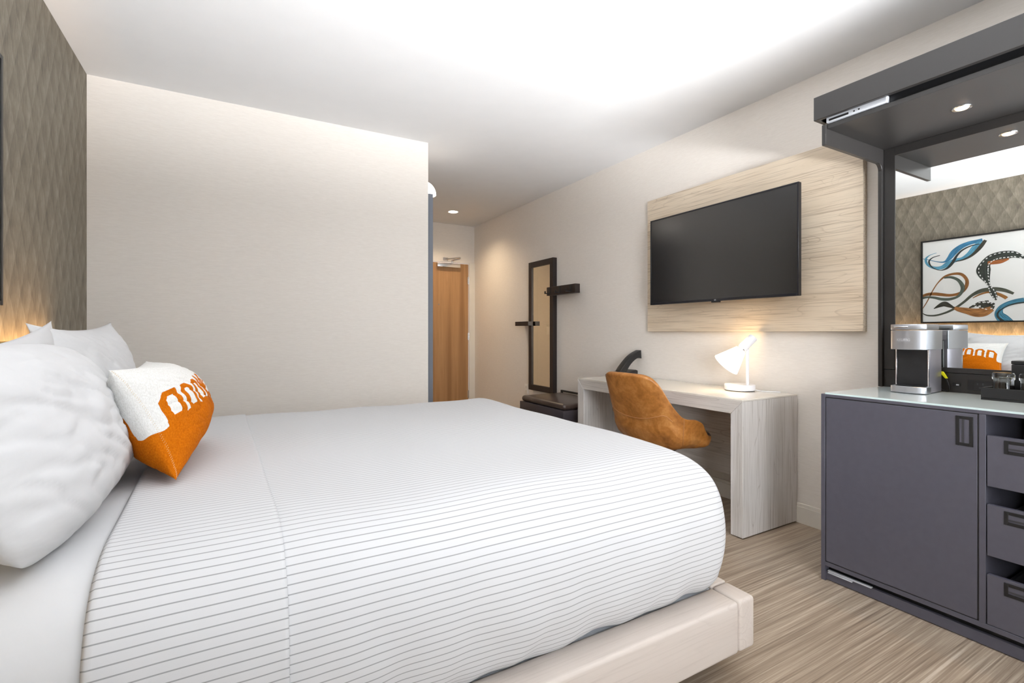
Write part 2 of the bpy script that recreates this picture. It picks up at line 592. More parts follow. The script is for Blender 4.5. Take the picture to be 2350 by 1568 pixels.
# door casing
bm = bmesh.new()
add_box(bm, DX0 - 0.135, DX0 - 0.004, YE - 0.022, YE, 0, DZ + 0.075, 0.004)
add_box(bm, DX1 + 0.004, XR, YE - 0.022, YE, 0, DZ + 0.012, 0.004)
struct('trim_1', bm, 'trim', 'cream casing around the entry door')
# entry door
bm = bmesh.new(); add_box(bm, DX0, DX1, YE + 0.004, YE + 0.048, 0.01, DZ, 0.002, 1)
door = struct('door_1', bm, 'doorwood', 'honey oak entry door with a closer at its top')
for z in (1.87, 1.08, 0.26):
    bm = bmesh.new()
    add_lathe(bm, [(0.008, -0.055), (0.008, 0.055)], (DX1 + 0.004, YE - 0.004, z), seg=12)
    add_box(bm, DX1 - 0.012, DX1 + 0.004, YE, YE + 0.006, z - 0.05, z + 0.05)
    obj('hinge', bm, 'chrome', door, True)
cl = box_obj('closer_body', (2.365, 2.70, YE - 0.052, YE + 0.004, 2.035, 2.088), 'chrome', door, 0.004)
bm = bmesh.new()
add_lathe(bm, [(0.012, 0), (0.012, 0.05)], (2.585, YE - 0.025, 2.088), seg=14)
add_tube(bm, [(2.585, YE - 0.03, 2.135), (2.63, YE - 0.20, 2.142)], 0.011, 8)
add_tube(bm, [(2.63, YE - 0.20, 2.15), (2.50, YE - 0.012, 2.15)], 0.010, 8)
add_box(bm, 2.46, 2.53, YE - 0.012, YE, 2.13, 2.17)
obj('closer_arm', bm, 'chrome', door, True)
bm = bmesh.new()
add_lathe(bm, [(0.009, 0), (0.007, 0.004)], (2.40, YE + 0.004, 1.52), (0, -1, 0), 16)
obj('peephole', bm, 'chrome', door, True)
bm = bmesh.new()
add_box(bm, DX0 + 0.045, DX0 + 0.105, YE - 0.008, YE + 0.004, 0.93, 1.15, 0.004)
add_lathe(bm, [(0.011, 0), (0.011, 0.05)], (DX0 + 0.075, YE - 0.004, 1.0), (0, -1, 0), 14)
add_box(bm, DX0 + 0.064, DX0 + 0.19, YE - 0.066, YE - 0.05, 0.99, 1.01, 0.006)
obj('lever_handle', bm, 'chrome', door, True)
# sliding bathroom door hung on the hall wall
bm = bmesh.new()
add_box(bm, 1.325, 1.365, 3.70, 4.66, 0.012, 2.25, 0.002, 1)
bd = struct('door_2', bm, 'barndoor', 'grey sliding bathroom door on the hall wall')
bm = bmesh.new()
add_box(bm, XH, 1.325, 3.80, 5.5, 2.16, 2.20)
obj('door_track', bm, 'black', bd)

# ------------------------------------------------------------------ bed
bed = thing('platform_bed', 'pale wooden platform bed with a gold headboard', 'bed', (0.4, 2.02, 0))
Y0, Y1 = 1.0, 3.07             # near and far outer faces of the side rails
ZB, ZT = 0.10, 0.268
for ya, yb in ((Y0, Y0 + 0.108), (Y1 - 0.108, Y1)):
    bm = bmesh.new()
    add_box(bm, -0.66, 1.4105, ya, yb, ZB, ZT, 0.013, 4)
    obj('side_rail', bm, 'bedwood', bed, True)
bm = bmesh.new()
for ya, yb in ((Y0, Y0 + 0.109), (Y1 - 0.109, Y1)):
    add_box(bm, 1.412, 1.491, ya, yb, ZB, ZT, 0.013, 4)
add_box(bm, 1.412, 1.491, Y0 + 0.1105, Y1 - 0.1105, ZB, ZT, 0.006, 3)
obj('foot_rail', bm, 'bedwood_y', bed, True)
box_obj('slatted_deck', (-0.66, 1.405, Y0 + 0.112, Y1 - 0.112, 0.20, 0.262), 'mattress', bed)
box_obj('plinth', (-0.5, 1.15, Y0 + 0.35, Y1 - 0.35, 0.0, 0.20), 'black', bed)
hb = box_obj('headboard', (XL + 0.055, -0.665, 0.75, 3.16, 0.02, 1.098), 'gold', bed, 0.003)
box_obj('headboard_cap', (XL + 0.050, -0.660, 0.745, 3.165, 1.098, 1.108), 'goldtrim', bed, 0.002)
box_obj('mounting_rail', (XL, XL + 0.055, 0.9, 3.05, 0.5, 1.0), 'black', bed)
box_obj('led_strip', (XL + 0.022, XL + 0.036, 0.85, 3.04, 1.0, 1.008), 'led', bed)
ld = area_light('headboard_glow', (XL + 0.046, 1.95, 1.040), (PI, math.radians(-18), 0), 0.012, 2.1, 4.5, (1.0, 0.60, 0.26))
ld.data.spread = math.radians(110)

# mattress
bm = bmesh.new()
add_box(bm, -0.655, 1.385, 1.125, 2.945, 0.263, 0.66, 0.06, 4)
mt = tag(obj('mattress', bm, 'mattress', None, True, 180), 'thick white mattress showing at the foot corner of the bed', 'mattress')

# cloth profile running over the bed from the near side to the far side
def bed_profile(off=0.0, n=10):
    near = [(1.100, 0.272), (1.066, 0.312), (1.043, 0.372), (1.032, 0.445), (1.035, 0.525), (1.055, 0.600), (1.098, 0.660),
            (1.165, 0.696), (1.26, 0.712), (1.45, 0.717), (1.75, 0.719), (2.035, 0.720)]
    far = [(4.07 - y, z) for y, z in near[:-1]][::-1]
    P = smooth_path(near + far, n)
    out = []
    for i, p in enumerate(P):
        a = P[max(i - 1, 0)]; b = P[min(i + 1, len(P) - 1)]
        d = Vector((b[0] - a[0], b[1] - a[1])).normalized()
        nrm = Vector((-d.y, d.x))
        out.append((p[0] + nrm.x * off, p[1] + nrm.y * off, nrm.x, nrm.y))
    return out

def cloth_mesh(xs, prof, name, mat, end_r=0.0, wrinkle=1.0, parent=None, vshift=0.0, edge_drop=False, thick=0.0, skew=0.0):
    """sweep the profile along x. with end_r the last stretch rolls over the foot of the bed"""
    stations = [(x, 0.0) for x in xs]
    if end_r:
        xe = xs[-1]
        for k in range(1, 15):
            ph = k / 14 * PI / 2
            stations.append((xe + end_r * math.sin(ph), end_r * (1 - math.cos(ph))))
    arc = [0.0]
    for a, b in zip(prof, prof[1:]):
        arc.append(arc[-1] + math.hypot(a[0] - b[0], a[1] - b[1]))
    tot = arc[-1]
    bm = bmesh.new()
    uvl = bm.loops.layers.uv.new('UVMap')
    rows = []
    uvs = {}
    for si, (x, ins) in enumerate(stations):
        row = []
        for j, (y, z, ny, nz) in enumerate(prof):
            s = arc[j]
            q = min(s, tot - s)
            low = max(0.0, 1 - q / 0.42)
            w = mnoise.noise(Vector((x * 3.1, s * 2.3, 0.3))) * 0.010
            fold = math.sin(x * 34 + 3 * mnoise.noise(Vector((x * 5, 1.7, 0))) + s * 6) * 0.0022 * low ** 2
            fold += mnoise.noise(Vector((x * 13, s * 9 - x * 5, 2.1))) * 0.009 * low ** 1.5
            d = wrinkle * (w * (0.35 + 0.65 * min(1, q / 0.15)) + fold) - ins * (1.0 if q > 0.06 else 0.75)
            if edge_drop and (si == 0):
                d -= 0.006
            sag = 0.0
            if low > 0.6:
                sag = mnoise.noise(Vector((x * 6.0, 9.0, 0))) * 0.006 * (low - 0.6) / 0.4 * wrinkle
            v = bm.verts.new((x - skew * (y - 1.03), y + ny * d, z + nz * d + sag))
            uvs[v] = (x, s + vshift)
            row.append(v)
        rows.append(row)
    for a, b in zip(rows, rows[1:]):
        for j in range(len(a) - 1):
            bm.faces.new((a[j], b[j], b[j + 1], a[j + 1]))
    if end_r:
        bm.faces.new(rows[-1])
    for f in bm.faces:
        for l in f.loops:
            l[uvl].uv = uvs[l.vert]
    bmesh.ops.recalc_face_normals(bm, faces=bm.faces)
    o = obj(name, bm, mat, parent, True, 180)
    if thick:
        so = o.modifiers.new('cloth_thickness', 'SOLIDIFY')
        so.thickness = thick
        so.offset = -1
    return o

def lin(a, b, n):
    return [a + (b - a) * i / (n - 1) for i in range(n)]

sh = cloth_mesh(lin(-0.655, -0.10, 40), bed_profile(-0.010), 'bed_sheet', 'sheet', wrinkle=0.6, thick=0.003)
tag(sh, 'plain white sheet tucked at the head of the bed', 'sheet')
cv = cloth_mesh(lin(-0.02, 1.355, 120), bed_profile(0.0), 'coverlet', 'stripe', end_r=0.095, thick=0.004, vshift=0.004)
tag(cv, 'white coverlet with thin grey pinstripes covering the bed', 'coverlet')
cb = cloth_mesh(lin(-0.226, 0.087, 40), bed_profile(0.006), 'turned_down_band', 'stripe', wrinkle=1.0, parent=cv, edge_drop=True, thick=0.004, skew=0.030)

# ------------------------------------------------------------------ pillows
def pillow_bm(w, h, t, nu=56, nv=40, ear=0.05, seed=0, wr=0.006, back=True, flat_back=0.8, rc=0.0):
    """stuffed pillow in its own frame: u across (x), v up (y), thickness z"""
    bm = bmesh.new()
    uvd = {}
    def P(i, j, side):
        u = -1 + 2 * i / nu
        v = -1 + 2 * j / nv
        # concentrate a bit at the rim
        u = math.sin(u * PI / 2) * 0.35 + u * 0.65
        v = math.sin(v * PI / 2) * 0.35 + v * 0.65
        pin_u = 1 - ear * (1 - abs(v) ** 2.2)      # edges bow in between the corners
        pin_v = 1 - ear * 1.2 * (1 - abs(u) ** 2.2)
        cut = 1 - rc * (abs(u) * abs(v)) ** 2.5       # softly rounded corners
        x = u * w / 2 * pin_u * cut
        y = v * h / 2 * pin_v * cut
        a = max(0.0, 1 - abs(u) ** 2.6) ** 0.62
        b = max(0.0, 1 - abs(v) ** 2.6) ** 0.62
        z = t / 2 * a * b
        n = mnoise.noise(Vector((u * 2.2 + seed, v * 2.2, seed * 1.7))) * 2 + mnoise.noise(Vector((u * 6 + seed, v * 5, 3 + seed)))
        n2 = abs(mnoise.noise(Vector((u * 4 + v * 5 + seed, v * 1.5 - u * 2, 8.0))))
        rim = (a * b) ** 0.5
        z += wr * n * rim - wr * 2.2 * (1 - n2) ** 6 * rim
        return u, v, Vector((x, y, z if side > 0 else -z * flat_back))
    g = {}
    for side in (1, -1):
        for i in range(nu + 1):
            for j in range(nv + 1):
                edge = i in (0, nu) or j in (0, nv)
                if edge and side == -1:
                    g[(side, i, j)] = g[(1, i, j)]
                    continue
                u, v, co = P(i, j, side)
                if edge:
                    co.z = 0
                vt = bm.verts.new(co)
                uvd[vt] = (u, v, side)
                g[(side, i, j)] = vt
    for side in (1, -1):
        for i in range(nu):
            for j in range(nv):
                q = [g[(side, i, j)], g[(side, i + 1, j)], g[(side, i + 1, j + 1)], g[(side, i, j + 1)]]
                if side == -1:
                    q = q[::-1]
                bm.faces.new(q)
    return bm, uvd

def place(bm, centre, lean, yaw=0.0, roll=0.0):
    """stand a pillow up facing +X: its width along Y, its height up, leaning back by lean"""
    base = Matrix(((0, 0, 1, 0), (1, 0, 0, 0), (0, 1, 0, 0), (0, 0, 0, 1)))   # x->Y, y->Z, z->X
    R = Matrix.Rotation(yaw, 4, 'Z') @ Matrix.Rotation(-lean, 4, 'Y') @ Matrix.Rotation(roll, 4, 'X') @ base
    for v in bm.verts:
        v.co = R @ v.co + Vector(centre)

def pillow(name, label, w, h, t, centre, lean, yaw=0.0, roll=0.0, seed=0, ear=0.05, wr=0.006, rc=0.0, fb=0.8):
    bm, _ = pillow_bm(w, h, t, nu=90, nv=64, seed=seed, ear=ear, wr=wr, rc=rc, flat_back=fb)
    place(bm, centre, lean, yaw, roll)
    o = obj(name, bm, 'pillow', None, True, 180)
    return tag(o, label, 'pillow', 'white pillows against the headboard')

pillow('pillow', 'big white pillow nearest the camera, in front of the other pillows', 0.86, 0.45, 0.26, (-0.392, 1.52, 0.905), 0.34, 0.0, 0.0, 1.0, 0.03, 0.0040, 0.16, 0.75)
pillow('pillow', 'white pillow wedged behind the big nearest pillow', 0.80, 0.42, 0.11, (-0.515, 1.78, 0.930), 0.10, 0.0, 0.10, 4.0, 0.10, 0.0025)
pillow('pillow', 'white pillow farthest from the camera, behind the orange cushion', 0.70, 0.50, 0.19, (-0.455, 2.36, 0.935), 0.28, -0.12, 0.02, 7.0, 0.10, 0.0035)

# orange and cream knitted cushion with mirror-written lettering
STROKES = {
    'H': [((0, 0), (0, 1)), ((1, 0), (1, 1)), ((0, .5), (1, .5))],
    'L': [((0, 0), (0, 1)), ((0, .04), (.8, .04))],
    'Y': [((.5, -.1), (.5, .45)), ((.5, .45), (0, 1)), ((.5, .45), (1, 1))],
    'W': [((0, 1), (.25, -.1)), ((.25, -.1), (.5, .8)), ((.5, .8), (.75, -.1)), ((.75, -.1), (1, 1))],
}
def seg_d(px, py, a, b, sx, sy):
    ax, ay, bx, by = a[0] * sx, a[1] * sy, b[0] * sx, b[1] * sy
    dx, dy = bx - ax, by - ay
    t = max(0, min(1, ((px - ax) * dx + (py - ay) * dy) / (dx * dx + dy * dy)))
    return math.hypot(px - ax - t * dx, py - ay - t * dy)

def chamfer_in(x, y, w, h, cl, cr):
    """signed distance (negative inside) of a block 0..w, 0..h with the top corners cut off"""
    d = max(-x, x - w, y - h, -y)
    if cl: d = max(d, ((h - y) * -1 + (cl - x)) * 0.707)
    if cr: d = max(d, ((h - y) * -1 + (x - (w - cr))) * 0.707)
    return d

def glyph_d(ch, x, y, w, h):
    st = 0.0105
    if ch in 'OD':
        c = 0.018
        if ch == 'O':
            o = chamfer_in(x, y + 0.05, w, h + 0.05, c, c)
            i = chamfer_in(x - 0.0175, y - 0.012, w - 0.035, h - 0.028, 0.006, 0.006)
        else:
            o = chamfer_in(x, y + 0.05, w, h + 0.05, 0, c * 1.3)
            i = chamfer_in(x - 0.0175, y - 0.012, w - 0.035, h - 0.028, 0, 0.009)
        return max(o, -i)
    return min(seg_d(x, y, a, b, w, h) for a, b in STROKES[ch]) - st

WC, HC = 0.70, 0.335
def print_value(u, v):
    """1 = orange, 0 = cream. u across (near side = -1), v up"""
    X = u * WC / 2
    Y = v * HC / 2
    tx = WC / 2 - X - 0.022                      # text runs from the far end to the near end
    base = -0.023
    d = 1.0
    pitch = 0.0735
    k = int(math.floor(tx / pitch))
    for kk in (k - 1, k, k + 1):
        if 0 <= kk < 9:
            d = min(d, glyph_d('HOLLYWOOD'[kk], tx - kk * pitch - 0.005, Y - base, pitch - 0.012, 0.084))
    # the hill below the letters, with a stepped shoulder at both ends
    e = WC / 2 - abs(X)
    top = base + 0.002 - (0.012 if e < 0.022 else 0.0) + 0.003 * math.sin(X * 190)
    d = min(d, Y - top)
    return d

bm, uvd = pillow_bm(WC, HC, 0.295, nu=300, nv=170, ear=0.08, seed=11, wr=0.0025, flat_back=0.75)
place(bm, (-0.224, 1.935, 0.885), 0.44, 0.03, -0.02)
vals = {}
bm.verts.index_update()
for v, (u, vv, side) in uvd.items():
    vals[v.index] = print_value(u, vv)
n_v = len(bm.verts)
cu = obj('throw_cushion', bm, 'knit', None, True, 180)
at = cu.data.attributes.new('print', 'FLOAT', 'POINT')
at.data.foreach_set('value', [max(0.0, min(1.0, 0.5 - vals[i] / 0.006)) for i in range(n_v)])
tag(cu, 'orange and cream knitted cushion with block lettering leaning on the pillows', 'cushion')
# dotted seam down the near end of the cushion
bm = bmesh.new()
tb, td = pillow_bm(WC, HC, 0.295, nu=300, nv=170, ear=0.08, seed=11, wr=0.0025, flat_back=0.75)
place(tb, (-0.224, 1.935, 0.885), 0.44, 0.03, -0.02)
line = sorted([(v, p) for v, p in td.items() if p[2] == 1 and abs(p[0] + 0.985) < 0.003], key=lambda a: a[1][1])
for i, (v, p) in enumerate(line):
    if i % 3 == 0 and 4 < i < len(line) - 6:
        bmesh.ops.create_icosphere(bm, subdivisions=1, radius=0.0010, matrix=Matrix.Translation(v.co))
tb.free()
if len(bm.verts):
    obj('stitching', bm, 'thread', cu)

# ------------------------------------------------------------------ desk
DXF, DY0, DY1, DZT = 2.409, 1.690, 3.170, 0.758
desk = thing('writing_desk', 'grey washed oak desk with slab sides under the television', 'desk', (2.66, 2.43, 0))
TH = 0.075
bm = bmesh.new()
add_prism(bm, [(DY0, DZT), (DY1, DZT), (DY1 - TH, DZT - TH), (DY0 + TH, DZT - TH)], 'X', DXF, 2.925, 0.0015, 1)
obj('desk_slab', bm, 'deskwood_y', desk, False)
for ya, yb in ((DY0, DY0 + TH), (DY1, DY1 - TH)):
    bm = bmesh.new()
    add_prism(bm, [(ya, 0.006), (yb, 0.006), (yb, DZT - TH - 0.0012), (ya, DZT - 0.0012)], 'X', DXF, 2.925, 0.0015, 1)
    obj('side_panel', bm, 'deskwood_z', desk, False)
    for xx in (DXF + 0.05, 2.86):
        bm = bmesh.new()
        add_lathe(bm, [(0.016, 0), (0.016, 0.007)], (xx, (ya + yb) / 2, 0), seg=14)
        obj('levelling_foot', bm, 'black', desk)
box_obj('modesty_panel', (2.825, 2.843, DY0 + TH, DY1 - TH, 0.20, DZT - TH), 'deskwood_y', desk)
bm = bmesh.new()
add_box(bm, DXF, 2.925, DY0, DY1, DZT, DZT + 0.009, 0.0012, 1)
obj('glass_top', bm, 'desktop', desk, True)

# desk lamp
DT = DZT + 0.009
lamp = thing('desk_lamp', 'white desk lamp with a lit conical shade on the desk', 'lamp', (2.80, 1.985, DT))
bm = bmesh.new()
add_lathe(bm, [(0.086, 0.0), (0.086, 0.004)], (2.80, 1.985, DT), seg=48)
obj('foot_pad', bm, 'black', lamp)
bm = bmesh.new()
add_lathe(bm, [(0.088, 0.004), (0.091, 0.007), (0.091, 0.036), (0.089, 0.039), (0.0, 0.039)], (2.80, 1.985, DT), seg=48, cap=False)
obj('base', bm, 'whitemetal', lamp, True)
LX, LY = 2.80, 1.930
bm = bmesh.new()
add_lathe(bm, [(0.0095, 0.039), (0.0095, 0.30)], (LX, LY, DT), seg=16)
obj('pole', bm, 'whitemetal', lamp, True)
ax = Vector((-0.615, 0.348, -0.707)).normalized()      # the way the lamp head points
hd = Vector((LX, LY, DT + 0.303))
bm = bmesh.new()
add_lathe(bm, [(0.0, -0.052), (0.027, -0.052), (0.028, -0.050), (0.028, 0.046), (0.027, 0.048), (0.0, 0.048)], hd, ax, 28, cap=False)
obj('socket_sleeve', bm, 'whitemetal', lamp, True)
bm = bmesh.new()
add_lathe(bm, [(0.021, 0.046), (0.021, 0.064)], hd, ax, 24)
obj('collar', bm, 'chrome', lamp, True)
bm = bmesh.new()
add_lathe(bm, [(0.020, 0.060), (0.034, 0.062), (0.085, 0.192), (0.083, 0.192), (0.032, 0.066), (0.020, 0.064)], hd, ax, 40, cap=False)
obj('shade', bm, 'shade', lamp, True)
bm = bmesh.new()
bmesh.ops.create_uvsphere(bm, u_segments=16, v_segments=10, radius=0.024, matrix=Matrix.Translation(hd + ax * 0.10))
obj('bulb', bm, 'bulb', lamp, True)
bm = bmesh.new()
add_tube(bm, smooth_path([(2.82, 1.90, DT + 0.012), (2.85, 1.87, DT + 0.004), (2.87, 1.83, DT + 0.0035), (2.895, 1.80, DT + 0.0035), (2.918, 1.79, DT + 0.002)], 6), 0.0028, 8)
obj('cable', bm, 'whitemetal', lamp, True)
pl = bpy.data.lights.new('desk_lamp_light', 'POINT')
pl.energy = 1.0
pl.color = (1.0, 0.76, 0.44)
pl.shadow_soft_size = 0.03
po = bpy.data.objects.new('desk_lamp_light', pl)
po.location = hd + ax * 0.150
COL.objects.link(po)
lk = bpy.data.lights.new('desk_lamp_collar_leak', 'POINT')      # light escaping through the gap at the collar
lk.energy = 1.0
lk.color = (1.0, 0.68, 0.32)
lk.shadow_soft_size = 0.02
lo_ = bpy.data.objects.new('desk_lamp_collar_leak', lk)
lo_.location = hd + ax * 0.055 + Vector((0, 0.012, 0.045))
COL.objects.link(lo_)

# telephone
ph = thing('telephone', 'black desk telephone with its handset up, behind the chair', 'telephone', (2.78, 2.95, DT))
bm = bmesh.new()
add_prism(bm, [(2.68, DT), (2.88, DT), (2.88, DT + 0.055), (2.86, DT + 0.062), (2.68, DT + 0.022)], 'Y', 2.975, 3.15, 0.004, 2)
pb = obj('body', bm, 'black', ph, True)
bm = bmesh.new()
for a in range(3):
    for b in range(4):
        x = 2.72 + b * 0.022
        add_box(bm, x, x + 0.014, 3.06 + a * 0.022, 3.074 + a * 0.022, DT + 0.018 + (x - 2.70) * 0.22, DT + 0.036 + (x - 2.70) * 0.22, 0.002, 1)
obj('keypad', bm, 'steelside', pb, True)
bm = bmesh.new()
pts = []
arc = [(2.70 + 0.20 * s, 0.040 + 0.150 * math.sin(s * PI * 0.5) ** 0.8) for s in lin(0, 1, 14)]
rows = []
for i, (x, z) in enumerate(arc):
    s = i / 13
    tk = 0.023 + 0.012 * (1 - math.sin(s * PI)) ** 2
    dx, dz = (arc[min(i + 1, 13)][0] - arc[max(i - 1, 0)][0]), (arc[min(i + 1, 13)][1] - arc[max(i - 1, 0)][1])
    L = math.hypot(dx, dz)
    nx, nz = -dz / L, dx / L
    hw = 0.025
    rows.append([bm.verts.new((x + nx * a * tk, yy, DT + z + nz * a * tk)) for a, yy in ((1, 2.955), (1, 3.015), (-1, 3.015), (-1, 2.955))])
for a, b in zip(rows, rows[1:]):
    for k in range(4):
        bm.faces.new((a[k], a[(k + 1) % 4], b[(k + 1) % 4], b[k]))
bm.faces.new(rows[0][::-1]); bm.faces.new(rows[-1])
bmesh.ops.recalc_face_normals(bm, faces=bm.faces)
bmesh.ops.bevel(bm, geom=list(bm.edges), offset=0.003, segments=2, profile=0.5, affect='EDGES')
obj('handset', bm, 'black', ph, True, 50)
bm = bmesh.new()
coil = [(2.70 + 0.012 * math.cos(a * 1.9) + a * 0.0006, 2.945 + 0.008 * math.sin(a * 1.9), DT + 0.012 + 0.0 * a) for a in lin(0, 60, 160)]
add_tube(bm, coil, 0.002, 6)
obj('coiled_cord', bm, 'black', ph, True)

# ------------------------------------------------------------------ desk chair
chair = thing('desk_chair', 'cognac leather bucket chair with low arms pushed under the desk', 'chair', (2.40, 2.26, 0))
CX, CY, CYAW = 2.40, 2.27, math.radians(4)
def chair_pt(x, y, z):
    """chair frame: x forward (towards the desk), y sideways"""
    c, s = math.cos(CYAW), math.sin(CYAW)
    return Vector((CX + x * c - y * s, CY + x * s + y * c, z))

def shell_rim(th):
    """th = 0 at the middle of the back, +-pi at the front: rim height"""
    a = abs(th) / PI
    pts = [(0.0, 0.886), (0.16, 0.884), (0.215, 0.868), (0.245, 0.825), (0.272, 0.75), (0.302, 0.68), (0.345, 0.632), (0.40, 0.616), (0.48, 0.610), (0.53, 0.590), (0.58, 0.53), (0.64, 0.487), (1.0, 0.475)]
    for (a0, z0), (a1, z1) in zip(pts, pts[1:]):
        if a <= a1:
            t = (a - a0) / (a1 - a0)
            t = t * t * (3 - 2 * t) * 0.5 + t * 0.5
            return z0 + (z1 - z0) * t
    return pts[-1][1]

def shell_pos(th, k, inset):
    """k 0 (under the seat) .. 1 (rim)"""
    zr = shell_rim(th)
    z0 = 0.40
    b = max(0.0, math.cos(th))
    # plan outline, a rounded square that is wider at the arms
    n = 3.2
    cx_, cy_ = math.cos(th), math.sin(th)
    r = (abs(cx_) ** n + abs(cy_) ** n) ** (-1 / n)
    prof = [(0.0, 0.0), (0.10, 0.42), (0.22, 0.72), (0.36, 0.89), (0.50, 0.96), (0.75, 0.99), (1.0, 1.0)]
    rr = 0.0
    for (k0, r0), (k1, r1) in zip(prof, prof[1:]):
        if k <= k1 + 1e-9:
            t = (k - k0) / (k1 - k0)
            rr = r0 + (r1 - r0) * t
            break
    zk = z0 + (zr - z0) * max(0.0, (k - 0.10) / 0.90) ** 1.05 + 0.0
    if k < 0.10:
        zk = z0
    hx, hy = 0.255, 0.285
    up = max(0.0, zk - 0.60) / 0.27
    hy2 = hy * (1 - 0.06 * up * b)            # the back narrows towards its top
    x = -cx_ * r * hx * rr * (0.86 if cx_ < 0 else 1.0)
    y = cy_ * r * hy2 * rr
    if cx_ > 0:
        x -= 0.115 * up * b                  # and leans out a little
    if cx_ < 0:
        x += 0.015 * rr
    x *= (1 - inset / hx * min(1, rr * 1.4)); y *= (1 - inset / hy * min(1, rr * 1.4))
    return x, y, zk

def shell_bm(inset, kmax=1.0, nth=96, nk=30, zoff=0.0):
    bm = bmesh.new()
    rows = []
    for j in range(nk + 1):
        k = j / nk * kmax
        rows.append([bm.verts.new(chair_pt(*[c + (zoff if q == 2 else 0) for q, c in enumerate(shell_pos(-PI + 2 * PI * i / nth, k, inset))])) for i in range(nth)])
    for a, b in zip(rows, rows[1:]):
        for i in range(nth):
            bm.faces.new((a[i], a[(i + 1) % nth], b[(i + 1) % nth], b[i]))
    bmesh.ops.remove_doubles(bm, verts=bm.verts, dist=1e-5)
    return bm
bm = shell_bm(0.0)
bmesh.ops.recalc_face_normals(bm, faces=bm.faces)
so = obj('shell', bm, 'leather', chair, True, 180)
md = so.modifiers.new('padding', 'SOLIDIFY'); md.thickness = 0.034; md.offset = -1.0; md.use_rim = True
sb = so.modifiers.new('round', 'SUBSURF'); sb.levels = 1; sb.render_levels = 1
# seat cushion
bm = bmesh.new()
rows = []
for j, (rr, z) in enumerate([(0.0, 0.505), (0.5, 0.503), (0.82, 0.496), (0.93, 0.486), (0.97, 0.470), (0.95, 0.455), (0.6, 0.450), (0.0, 0.450)]):
    row = []
    for i in range(48):
        th = 2 * PI * i / 48
        n = 3.4
        r = (abs(math.cos(th)) ** n + abs(math.sin(th)) ** n) ** (-1 / n)
        row.append(bm.verts.new(chair_pt(0.055 + math.cos(th) * r * (0.262 if math.cos(th) > 0 else 0.235) * rr, math.sin(th) * r * 0.235 * rr, z)))
    rows.append(row)
for a, b in zip(rows, rows[1:]):
    for i in range(48):
        bm.faces.new((a[i], a[(i + 1) % 48], b[(i + 1) % 48], b[i]))
bmesh.ops.remove_doubles(bm, verts=bm.verts, dist=1e-5)
bmesh.ops.recalc_face_normals(bm, faces=bm.faces)
obj('seat_cushion', bm, 'dkleather', chair, True, 180)
# stitched seams on the outside of the shell
def seam(path):
    bm = bmesh.new()
    pts = []
    for th, k in smooth_path(path, 6):
        x, y, z = shell_pos(th, k, -0.001)
        pts.append(chair_pt(x, y, z))
    add_tube(bm, pts, 0.0022, 6)
    obj('seam', bm, 'leatherseam', chair, True)
seam([(-0.86, 0.66), (-0.5, 0.54), (0.0, 0.50), (0.5, 0.54), (0.86, 0.66)])
seam([(-1.10, 0.985), (-1.08, 0.75), (-1.10, 0.45), (-1.2, 0.25)])
seam([(1.10, 0.985), (1.08, 0.75), (1.10, 0.45), (1.2, 0.25)])
bm = bmesh.new()
add_lathe(bm, [(0.10, 0.385), (0.10, 0.40), (0.03, 0.385), (0.03, 0.11), (0.026, 0.09)], chair_pt(0, 0, 0), seg=24)
obj('column', bm, 'blackmetal', chair, True)
for q in range(4):
    a = PI / 4 + q * PI / 2
    bm = bmesh.new()
    add_tube(bm, [chair_pt(0, 0, 0.105), chair_pt(0.14 * math.cos(a), 0.14 * math.sin(a), 0.09), chair_pt(0.27 * math.cos(a), 0.27 * math.sin(a), 0.016)], [0.022, 0.018, 0.012], 10)
    add_lathe(bm, [(0.016, 0), (0.016, 0.012)], chair_pt(0.27 * math.cos(a), 0.27 * math.sin(a), 0), seg=12)
    obj('leg', bm, 'blackmetal', chair, True)

# ------------------------------------------------------------------ television and its wood panel
pan = box_obj('wood_panel', (2.892, XR - 0.002, 1.322, 2.880, 1.144, 2.198), 'panelwood', None, 0.0015, 1)
tag(pan, 'large washed oak panel on the wall behind the television', 'panel')
tv = thing('television', 'flat black television on a wall bracket in front of the oak panel', 'television', (2.76, 2.13, 1.345))
TX, TY0, TY1, TZ0, TZ1 = 2.73, 1.570, 2.690, 1.345, 1.984
bm = bmesh.new()
add_box(bm, TX + 0.006, TX + 0.030, TY0, TY1, TZ0, TZ1, 0.003, 2)
add_box(bm, TX + 0.030, TX + 0.065, TY0 + 0.18, TY1 - 0.18, TZ0 + 0.06, TZ1 - 0.14, 0.008, 2)
obj('back_case', bm, 'black', tv, True)
bm = bmesh.new()
b = 0.009
add_box(bm, TX, TX + 0.012, TY0, TY0 + b, TZ0, TZ1, 0.001, 1)
add_box(bm, TX, TX + 0.012, TY1 - b, TY1, TZ0, TZ1, 0.001, 1)
add_box(bm, TX, TX + 0.012, TY0 + b, TY1 - b, TZ1 - b, TZ1, 0.001, 1)
add_box(bm, TX, TX + 0.012, TY0 + b, TY1 - b, TZ0, TZ0 + 0.016, 0.001, 1)
bz = obj('bezel', bm, 'tvframe', tv, True)
box_obj('screen', (TX + 0.003, TX + 0.007, TY0 + b, TY1 - b, TZ0 + 0.016, TZ1 - b), 'screen', tv)
box_obj('sensor_tab', (TX - 0.001, TX + 0.018, 2.085, 2.145, TZ0 - 0.009, TZ0 + 0.001), 'black', tv, 0.002)
bm = text_mesh('LG', 0.012, 0.0002)
for v in bm.verts:
    v.co = Vector((TX - 0.0007 - v.co.z, 2.122 - v.co.x, TZ0 + 0.003 + v.co.y))
obj('logo', bm, 'logo', tv)
bm = bmesh.new()
add_box(bm, TX + 0.065, 2.87, 2.08, 2.18, 1.60, 1.72, 0.004)
add_box(bm, 2.87, 2.892, 1.95, 2.31, 1.50, 1.82, 0.002)
